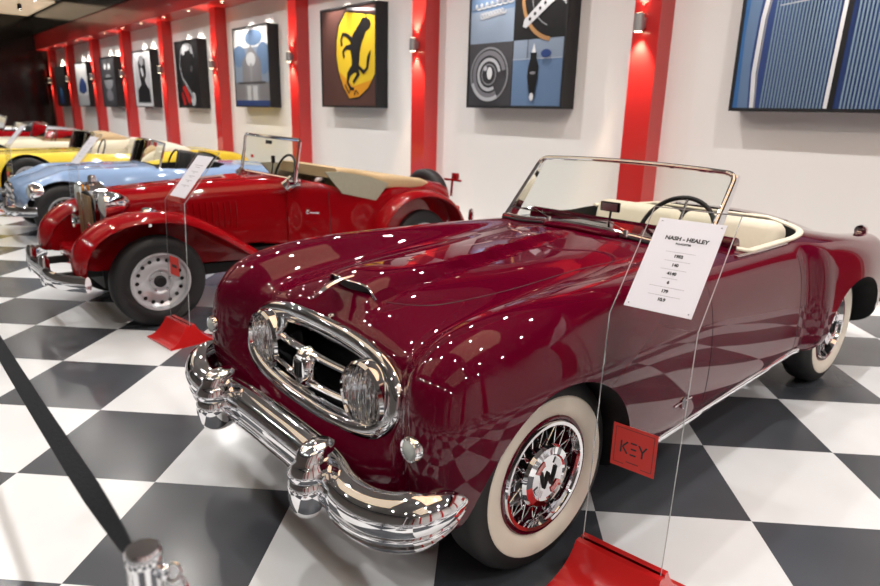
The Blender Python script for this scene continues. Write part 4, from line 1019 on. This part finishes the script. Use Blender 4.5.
# sweeping front wings with running boards
def ring_arc(cx, cz, w, th, n=10):
    up = [(cx+w*math.cos(PI-PI*i/n), cz+ (w*.42)*math.sin(PI*i/n)) for i in range(n+1)]
    lo = [(cx+(w-th)*math.cos(PI*i/n), cz-th*.6+(w*.42-th*.4)*math.sin(PI*i/n)) for i in range(n+1)]
    return up+lo
for s in (1, -1):
    pth = smooth_path([(0.93, .44), (.955, .58), (1.06, .695), (1.22, .755), (1.40, .765), (1.60, .73), (1.85, .60), (2.10, .43), (2.32, .315), (2.55, .275), (2.85, .27), (3.15, .272)], 60)
    secs = []
    for i, (y, z) in enumerate(pth):
        t = pth[min(i+1, 59)]-pth[max(i-1, 0)]; t = t/np.linalg.norm(t); nrm = np.array([-t[1], t[0]])   # (dy,dz) normal upward
        w = .155 if z > .32 else .12+.035*max(0, min(1, (z-.27)/.05))
        w *= min(1, .70+.30*math.sqrt(min(1, i/4)))
        ring = ring_arc(0, 0, w, .012)
        cx = MX+s*(.53 if y < 2.0 else .53+.0*y)
        bulge = 1.0 if z > .4 else .35
        secs.append([(cx+a, y+nrm[0]*b*bulge, z+nrm[1]*b*bulge-.02) for a, b in ring])
    w_o = tube_loft(secs, 'front_wing', M['red_paint'], MG, ang=50)
    # inner valance closing the wing to the bonnet side
    mb = MB(); pl = [(y, z-.012) for y, z in pth[0:40]]; mb.prism(pl+[(pth[39][0], .34), (1.05, .40)], MX+s*.385, MX+s*.395, 'yz'); mb.build('wing_valance', M['red_paint'], MG)
    pth2 = smooth_path([(3.23, .40), (3.27, .55), (3.36, .68), (3.52, .775), (3.72, .80), (3.92, .765), (4.08, .67), (4.17, .55), (4.21, .46)], 44)
    secs = []
    for i, (y, z) in enumerate(pth2):
        t = pth2[min(i+1, 43)]-pth2[max(i-1, 0)]; t = t/np.linalg.norm(t); nrm = np.array([-t[1], t[0]])
        ring = ring_arc(0, 0, .125, .012)
        secs.append([(MX+s*.60+a, y+nrm[0]*b, z+nrm[1]*b-.02) for a, b in ring])
    tube_loft(secs, 'rear_wing', M['red_paint'], MG, ang=50)
    for nm, y in (('front_wheel', MFY), ('rear_wheel', MRY)):
        wheel(nm, MX+s*.635, y, s, MR, .14, .205, MG, 'disc')
    # door handle
    mb = MB(); mb.tube([(MX+s*.555, 2.60, .71), (MX+s*.59, 2.60, .71), (MX+s*.592, 2.68, .70)], .009, 8); mb.ball((MX+s*.56, 2.60, .71), (.012, .02, .02), 10); mb.build('door_handle', M['chrome'], MG)
    mb = MB(); mb.tube([(MX+s*.5805, 2.78, .36), (MX+s*.578, 2.80, .6), (MX+s*.572, 2.79, .86)], .003, 5); mb.build('door_seam', M['black'], MG)
# chassis, bumper with overriders
mb = MB(); mb.box((MX, 2.55, .34), (.72, 2.9, .16)); mb.build('chassis', M['black'], MG)
mb = MB(); mb.box((MX, 1.12, .45), (.66, .30, .10), bev=.03); mb.build('front_apron', M['red_paint'], MG)
pb = smooth_path([(MX-.68, .93, .38), (MX-.5, .82, .38), (MX, .775, .38), (MX+.5, .82, .38), (MX+.68, .93, .38)], 30)
mb = MB(); mb.tube([tuple(p) for p in pb], 1, 12, flat=(.055, .028), up=(0, 0, 1)); fb = mb.build('front_bumper', M['chrome'], MG)
for s in (1, -1):
    mb = MB(); mb.lathe([(0, .115), (.022, .11), (.032, .08), (.034, -.06), (.026, -.09), (0, -.095)], 'z', (MX+s*.22, .775, .40), 18); mb.build('overrider', M['chrome'], fb)
    mb = MB(); mb.box((MX+s*.3, .95, .37), (.04, .34, .05)); mb.build('bumper_iron', M['black'], MG)
# windscreen: flat glass in a chrome frame, curved scuttle cowl posts
mb = MB(); mb.box((.01, 0, .155), (.97, .006, .30), Matrix.Translation((MX, 2.53, .965)) @ Matrix.Rotation(-.18, 4, 'X')); mb.build('windscreen', M['glass'], MG)
TM = Matrix.Translation((MX, 2.53, .965)) @ Matrix.Rotation(-.18, 4, 'X')
mb = MB(); mb.tube([(-.48, 0, -.02), (-.48, 0, .305), (-.465, 0, .32), (.485, 0, .31), (.50, 0, .295), (.50, 0, -.02)], .014, 8, M=TM); mb.tube([(-.48, 0, 0), (.48, 0, 0)], .012, 8, M=TM); mb.build('windscreen_frame', M['chrome'], MG)
for s in (1, -1):
    mb = MB(); mb.tube([(MX+s*.48, 2.53, .965), (MX+s*.46, 2.50, .93), (MX+s*.44, 2.47, .90)], 1, 8, flat=(.045, .02)); mb.box((MX+s*.475, 2.53, .94), (.04, .11, .06), bev=.008); mb.build('windscreen_bracket', M['chrome'], MG)
mb = MB(); mb.box((0, -.012, .27), (.09, .014, .03), TM); mb.build('wiper_motor', M['black'], MG)
mb = MB(); mb.box((MX+.0, 2.60, 1.09), (.05, .015, .06), bev=.004); mb.tube([(MX, 2.58, .96), (MX, 2.60, 1.07)], .005, 6); mb.build('rear_view_mirror', M['black'], MG)
mb = MB(); mb.tube([(MX-.3+.17*math.cos(a), 2.86+.06*math.sin(a), .93+.17*math.sin(a)) for a in np.linspace(0, 2*PI, 32, endpoint=False)], .011, 8, closed=True); mb.build('steering_wheel', M['black'], MG)
# tank, spare wheel, tail fittings
mb = MB(); mb.box((MX, 4.18, .60), (.92, .10, .44), bev=.05); mb.build('fuel_tank', M['red_paint'], MG)
spt = thing('spare_wheel', None, None, (MX, 4.31, .63), parent=MG)
mb = MB(); pr = tyre_prof(MR, .14, .205); mb.lathe([(r, h) for r, h in pr], 'y', (MX, 4.31, .63), 48); mb.build('tyre', M['rubber'], spt)
mb = MB(); mb.lathe([(.207, .05), (.19, .06), (.15, .02), (.08, .05), (0, .05)], 'y', (MX, 4.31, .63), 40); mb.build('rim', M['silver'], spt)
mb = MB(); mb.tube([(MX+.2, 4.39, .86), (MX+.42, 4.41, .86)], .012, 8); mb.tube([(MX+.30, 4.39, .70), (MX+.30, 4.41, .93)], .012, 8); mb.box((MX+.34, 4.42, .90), (.05, .04, .06), bev=.008); mb.build('spare_wheel_clamp', M['red_paint'], MG)
mb = MB(); mb.tube([(MX-.62, 4.50, .40), (MX, 4.60, .40), (MX+.62, 4.50, .40)], 1, 10, flat=(.045, .02), up=(0, 0, 1)); rb2 = mb.build('rear_bumper', M['chrome'], MG)
for s in (1, -1):
    mb = MB(); mb.lathe([(0, .12), (.022, .11), (.03, .08), (.03, -.06), (0, -.08)], 'z', (MX+s*.45, 4.54, .46), 14); mb.build('overrider', M['chrome'], rb2)
    mb = MB(); mb.lathe([(0, .035), (.03, .03), (.035, .0)], 'y', (MX+s*.58, 4.20, .62), 14); mb.build('tail_lamp', M['redlens'], MG)

# ------------------------------------------------------------------ cars further down the hall
def sports_car(name, label, cx, y0, length, hw, z_hood, z_deck, paint, wheel_r, fy, ry, inner, cabin, ws_h=.30, wstyle='wire', trk=None, top=None, tilt=.28):
    """smooth two-seat style open car built from sections; cabin = (y start, y end)"""
    car = thing(name, label, 'car', (cx, y0+length/2, 0))
    def sec(y, w, zc, zs, zf, zb, n=None):
        return [(0, y, zc), (w*.3, y, zc-.004), (w*.55, y, zs), (w*.78, y, zf), (w*.93, y, zf-.07), (w, y, (zf+zb)/2+.02), (w*.985, y, zb+.12), (w*.93, y, zb+.02), (w*.6, y, zb), (0, y, zb)]
    L_ = length; zh, zd = z_hood, z_deck
    S = []
    def flatfront(y, w, za, zb):
        zm = (za+zb)/2
        return [(0, y, za), (w*.3, y, za), (w*.6, y+.01, za), (w*.8, y+.02, za-.01), (w*.95, y+.06, zm+.03), (w, y+.09, zm), (w*.95, y+.06, zm-.05), (w*.8, y+.03, zb), (w*.6, y+.02, zb), (0, y, zb)]
    S.append(flatfront(y0, hw*.80, .50, .42)); S.append(flatfront(y0+.02, hw*.88, .60, .34))
    S.append(sec(y0+.16, hw*.95, zh*.84, zh*.82, zh*.85, .27)); S.append(sec(y0+.40, hw*.99, zh*.94, zh*.91, zh*.97, .23)); S.append(sec(fy+.05, hw, zh*.985, zh*.95, zh*1.0, .21))
    S.append(sec((fy+cabin[0])/2, hw*.99, zh, zh*.975, zh*.995, .20)); S.append(sec(cabin[0]-.1, hw*.97, zh*1.01, zh*1.0, zh*.99, .20)); S.append(sec((cabin[0]+cabin[1])/2, hw*.97, zh, zh*.985, zh*.95, .20))
    S.append(sec(cabin[1]+.1, hw*.99, zd, zd*.985, zd*.97, .21)); S.append(sec(ry+.25, hw*.98, zd*.94, zd*.93, zd*.96, .24)); S.append(sec(y0+L_-.22, hw*.90, zd*.78, zd*.80, zd*.86, .30))
    S.append(sec(y0+L_-.04, hw*.80, zd*.62, zd*.62, zd*.66, .36)); S.append(flatfront(y0+L_-.02, hw*.72, .50, .42)); S[-1] = [(x, y0+L_+.0-(y-y0-L_+.02), z) for x, y, z in S[-1]]
    G = loft(S, nu=6, nv=5); G[..., 0] += cx
    b = hull_mb(G).build('body', [paint], None)
    bm_ = bmesh.new(); bm_.from_mesh(b.data); T = BVHTree.FromBMesh(bm_); bm_.free()
    tz = lambda x, y: (lambda h: h[0].z if h[0] else zh)(T.ray_cast(Vector((x, y, 2)), Vector((0, 0, -1))))
    mb = MB(); w = hw-.17
    mb.prism([(cx-w, cabin[0]), (cx+w, cabin[0]), (cx+w, cabin[1]-.15), (cx+w-.15, cabin[1]), (cx-w+.15, cabin[1]), (cx-w, cabin[1]-.15)], .35, 1.5, 'xy'); boolean(b, mb.build('cut', inner))
    for yc in (fy, ry):
        for s in (1, -1):
            mb = MB(); mb.prism([(yc+(wheel_r+.055)*math.cos(a), max(.1, wheel_r+(wheel_r+.05)*math.sin(a))) for a in np.linspace(0, 2*PI, 48, endpoint=False)], cx+s*(hw-.28), cx+s*(hw+.3), 'yz'); boolean(b, mb.build('cut', M['black']))
            wheel('front_wheel' if yc == fy else 'rear_wheel', cx+s*(hw-.03), yc, s, wheel_r, .15, wheel_r-.13, car, wstyle)
    b.parent = car; b.matrix_parent_inverse = car.matrix_basis.inverted(); smooth(b, 35)
    # windscreen
    wy = cabin[0]-.02; ww = hw-.15
    bz = tz(cx, wy-.05)
    P = lambda u, t: (cx+u*ww*(1-.04*t), wy+.05*u*u+tilt*ws_h*1.2*t, bz+.01-.03*u*u+ws_h*t)
    us = np.linspace(-1, 1, 13)
    mb = MB(); g = np.array([[P(u, t) for u in us] for t in (0, .5, 1)]); mb.grid(g); mb.grid(g+np.array([0, .005, 0])); mb.build('windscreen', M['glass'], car)
    mb = MB(); mb.tube([P(-1, 0)]+[P(-1, .5)]+[P(u, 1) for u in us]+[P(1, .5), P(1, 0)], .012, 8); mb.tube([P(u, 0) for u in us], .012, 8); mb.build('windscreen_frame', M['chrome'], car)
    for s in (1, -1):
        mb = MB(); mb.box((0, 0, 0), (w*.8, .15, .46), Matrix.Translation((cx+s*w*.48, cabin[1]-.28, .70)) @ Matrix.Rotation(-.22, 4, 'X'), bev=.05); mb.build('seat_back', inner if inner is not M['black'] else M['rubber'], car, 60)
        # headlamps
        hx, hz = cx+s*hw*.80, zh*.70; hy = y0+.10
        mb = MB(); mb.lathe([(0, -.03), (.05, -.026), (.078, -.01), (.088, .0), (.095, .03), (.09, .12), (0, .14)], 'y', (hx, hy, hz), 24); h = mb.build('headlamp', M['chrome'], car)
        mb = MB(); mb.lathe([(0, -.034), (.05, -.029), (.072, -.014)], 'y', (hx, hy, hz), 20); mb.build('headlamp_lens', M['clear_lens'], h)
        mb = MB(); mb.lathe([(0, -.02), (.02, -.015), (.028, .01)], 'y', (cx+s*hw*.78, y0+.05, hz-.15), 14); mb.build('parking_lamp', M['clear_lens'], car)
        mb = MB(); mb.lathe([(0, .02), (.03, .015), (.035, -.02)], 'y', (cx+s*hw*.75, y0+L_-.04, .62), 14); mb.build('tail_lamp', M['redlens'], car)
    mb = MB(); rg = [(cx+x, y0-.005-.02*abs(z-.5), z) for x, z in oval(.26, .12, 36, 2.4, .50)]; mb.tube(rg, .014, 8, closed=True)
    gr = mb.build('grille_surround', M['chrome'], car)
    for k in range(13):
        x = -.21+k*.035; mb = MB(); hh = .11*math.sqrt(max(.05, 1-(x/.27)**2)); mb.tube([(cx+x, y0-.004, .50-hh), (cx+x, y0-.006, .50+hh)], .006, 5); mb.build('grille_slat', M['chrome'], gr)
    for yy, dy in ((y0-.09, 1), (y0+L_+.07, -1)):
        pts = smooth_path([(cx-hw*.96, yy+.22*dy, .36), (cx-hw*.8, yy+.05*dy, .36), (cx, yy, .36), (cx+hw*.8, yy+.05*dy, .36), (cx+hw*.96, yy+.22*dy, .36)], 24)
        mb = MB(); mb.tube([tuple(p) for p in pts], 1, 12, flat=(.055, .025), up=(0, 0, 1)); fb = mb.build('front_bumper' if dy > 0 else 'rear_bumper', M['chrome'], car)
        for s in (1, -1):
            mb = MB(); mb.lathe([(0, .11), (.025, .105), (.035, .07), (.036, -.06), (.028, -.085), (0, -.09)], 'z', (cx+s*.30, yy, .38), 16); mb.build('overrider', M['chrome'], fb)
            mb = MB(); mb.box((cx+s*.45, yy+.09*dy, .36), (.04, .20, .04)); mb.build('bumper_bracket', M['black'], car)
    mb = MB(); mb.tube([(cx+hw*.45+.17*math.cos(a), cabin[0]+.28+.06*math.sin(a), bz+.0+.17*math.sin(a)) for a in np.linspace(0, 2*PI, 28, endpoint=False)], .012, 8, closed=True); mb.build('steering_wheel', M['black'], car)
    if top:   # folded soft top or padded cover behind the cabin
        Gt = []
        for q in np.linspace(0, 1, 9):
            y = top[0]+(top[1]-top[0])*q; hgt = top[2]*math.sin(PI*(.12+.76*q)); w_ = hw*.80
            Gt.append([(cx+w_*math.cos(a), y, zd-.06+(hgt+.05)*max(0, math.sin(a))**.6) for a in np.linspace(0, PI, 17)])
        mb = MB(); mb.grid(np.array(Gt), close_v=True, capu=True); mb.build('folded_top', top[3], car, 60)
    return car, tz
blue, tzb = sports_car('sports_car', 'pale blue open sports car with wire wheels, behind the dark red tourer', -8.82, 1.16, 3.72, .735, .80, .80, M['blue_paint'], .315, 1.57, 3.96, M['black'], (2.62, 3.55), .28, top=None)
mb = MB(); mb.box((-8.55, 1.98, tzb(-8.55, 1.98)+.003), (.09, .16, .012), bev=.003); mb.build('bonnet_vent', M['dull_chrome'], blue)
yel, tzy = sports_car('convertible', 'bright yellow convertible with cream interior, behind the pale blue sports car', -12.75, .95, 4.75, .90, .76, .78, M['yellow_paint'], .34, 1.85, 4.65, M['cream'], (2.75, 4.1), .30, 'disc', top=(3.75, 4.45, .12, M['cream']))
crm, tzc = sports_car('convertible', 'cream convertible standing behind the yellow one', -16.4, .95, 4.7, .90, .80, .82, M['cream_paint'], .34, 1.85, 4.6, M['tan'], (2.75, 4.1), .32, 'disc', top=(3.75, 4.4, .13, M['tan']))
red, tzr = sports_car('sports_car', 'small red open sports car near the far end of the row', -20.2, 1.0, 4.0, .78, .86, .86, M['red_paint'], .33, 1.65, 4.05, M['black'], (2.6, 3.6), .32, 'wire')
gry, tzg = sports_car('convertible', 'silver grey convertible, the last car of the row', -23.8, 1.0, 4.5, .86, .86, .86, M['silver'], .34, 1.8, 4.4, M['cream'], (2.7, 3.9), .34, 'disc', top=(3.6, 4.2, .12, M['frame']))


scn.view_settings.view_transform = 'Standard'; scn.view_settings.look = 'None'
scn.view_settings.exposure = -0.9; scn.view_settings.gamma = 1
scn.cycles.max_bounces = 10; scn.cycles.glossy_bounces = 5; scn.cycles.transmission_bounces = 10; scn.cycles.diffuse_bounces = 4
scn.cycles.sample_clamp_indirect = 6; scn.cycles.caustics_refractive = False; scn.cycles.caustics_reflective = False
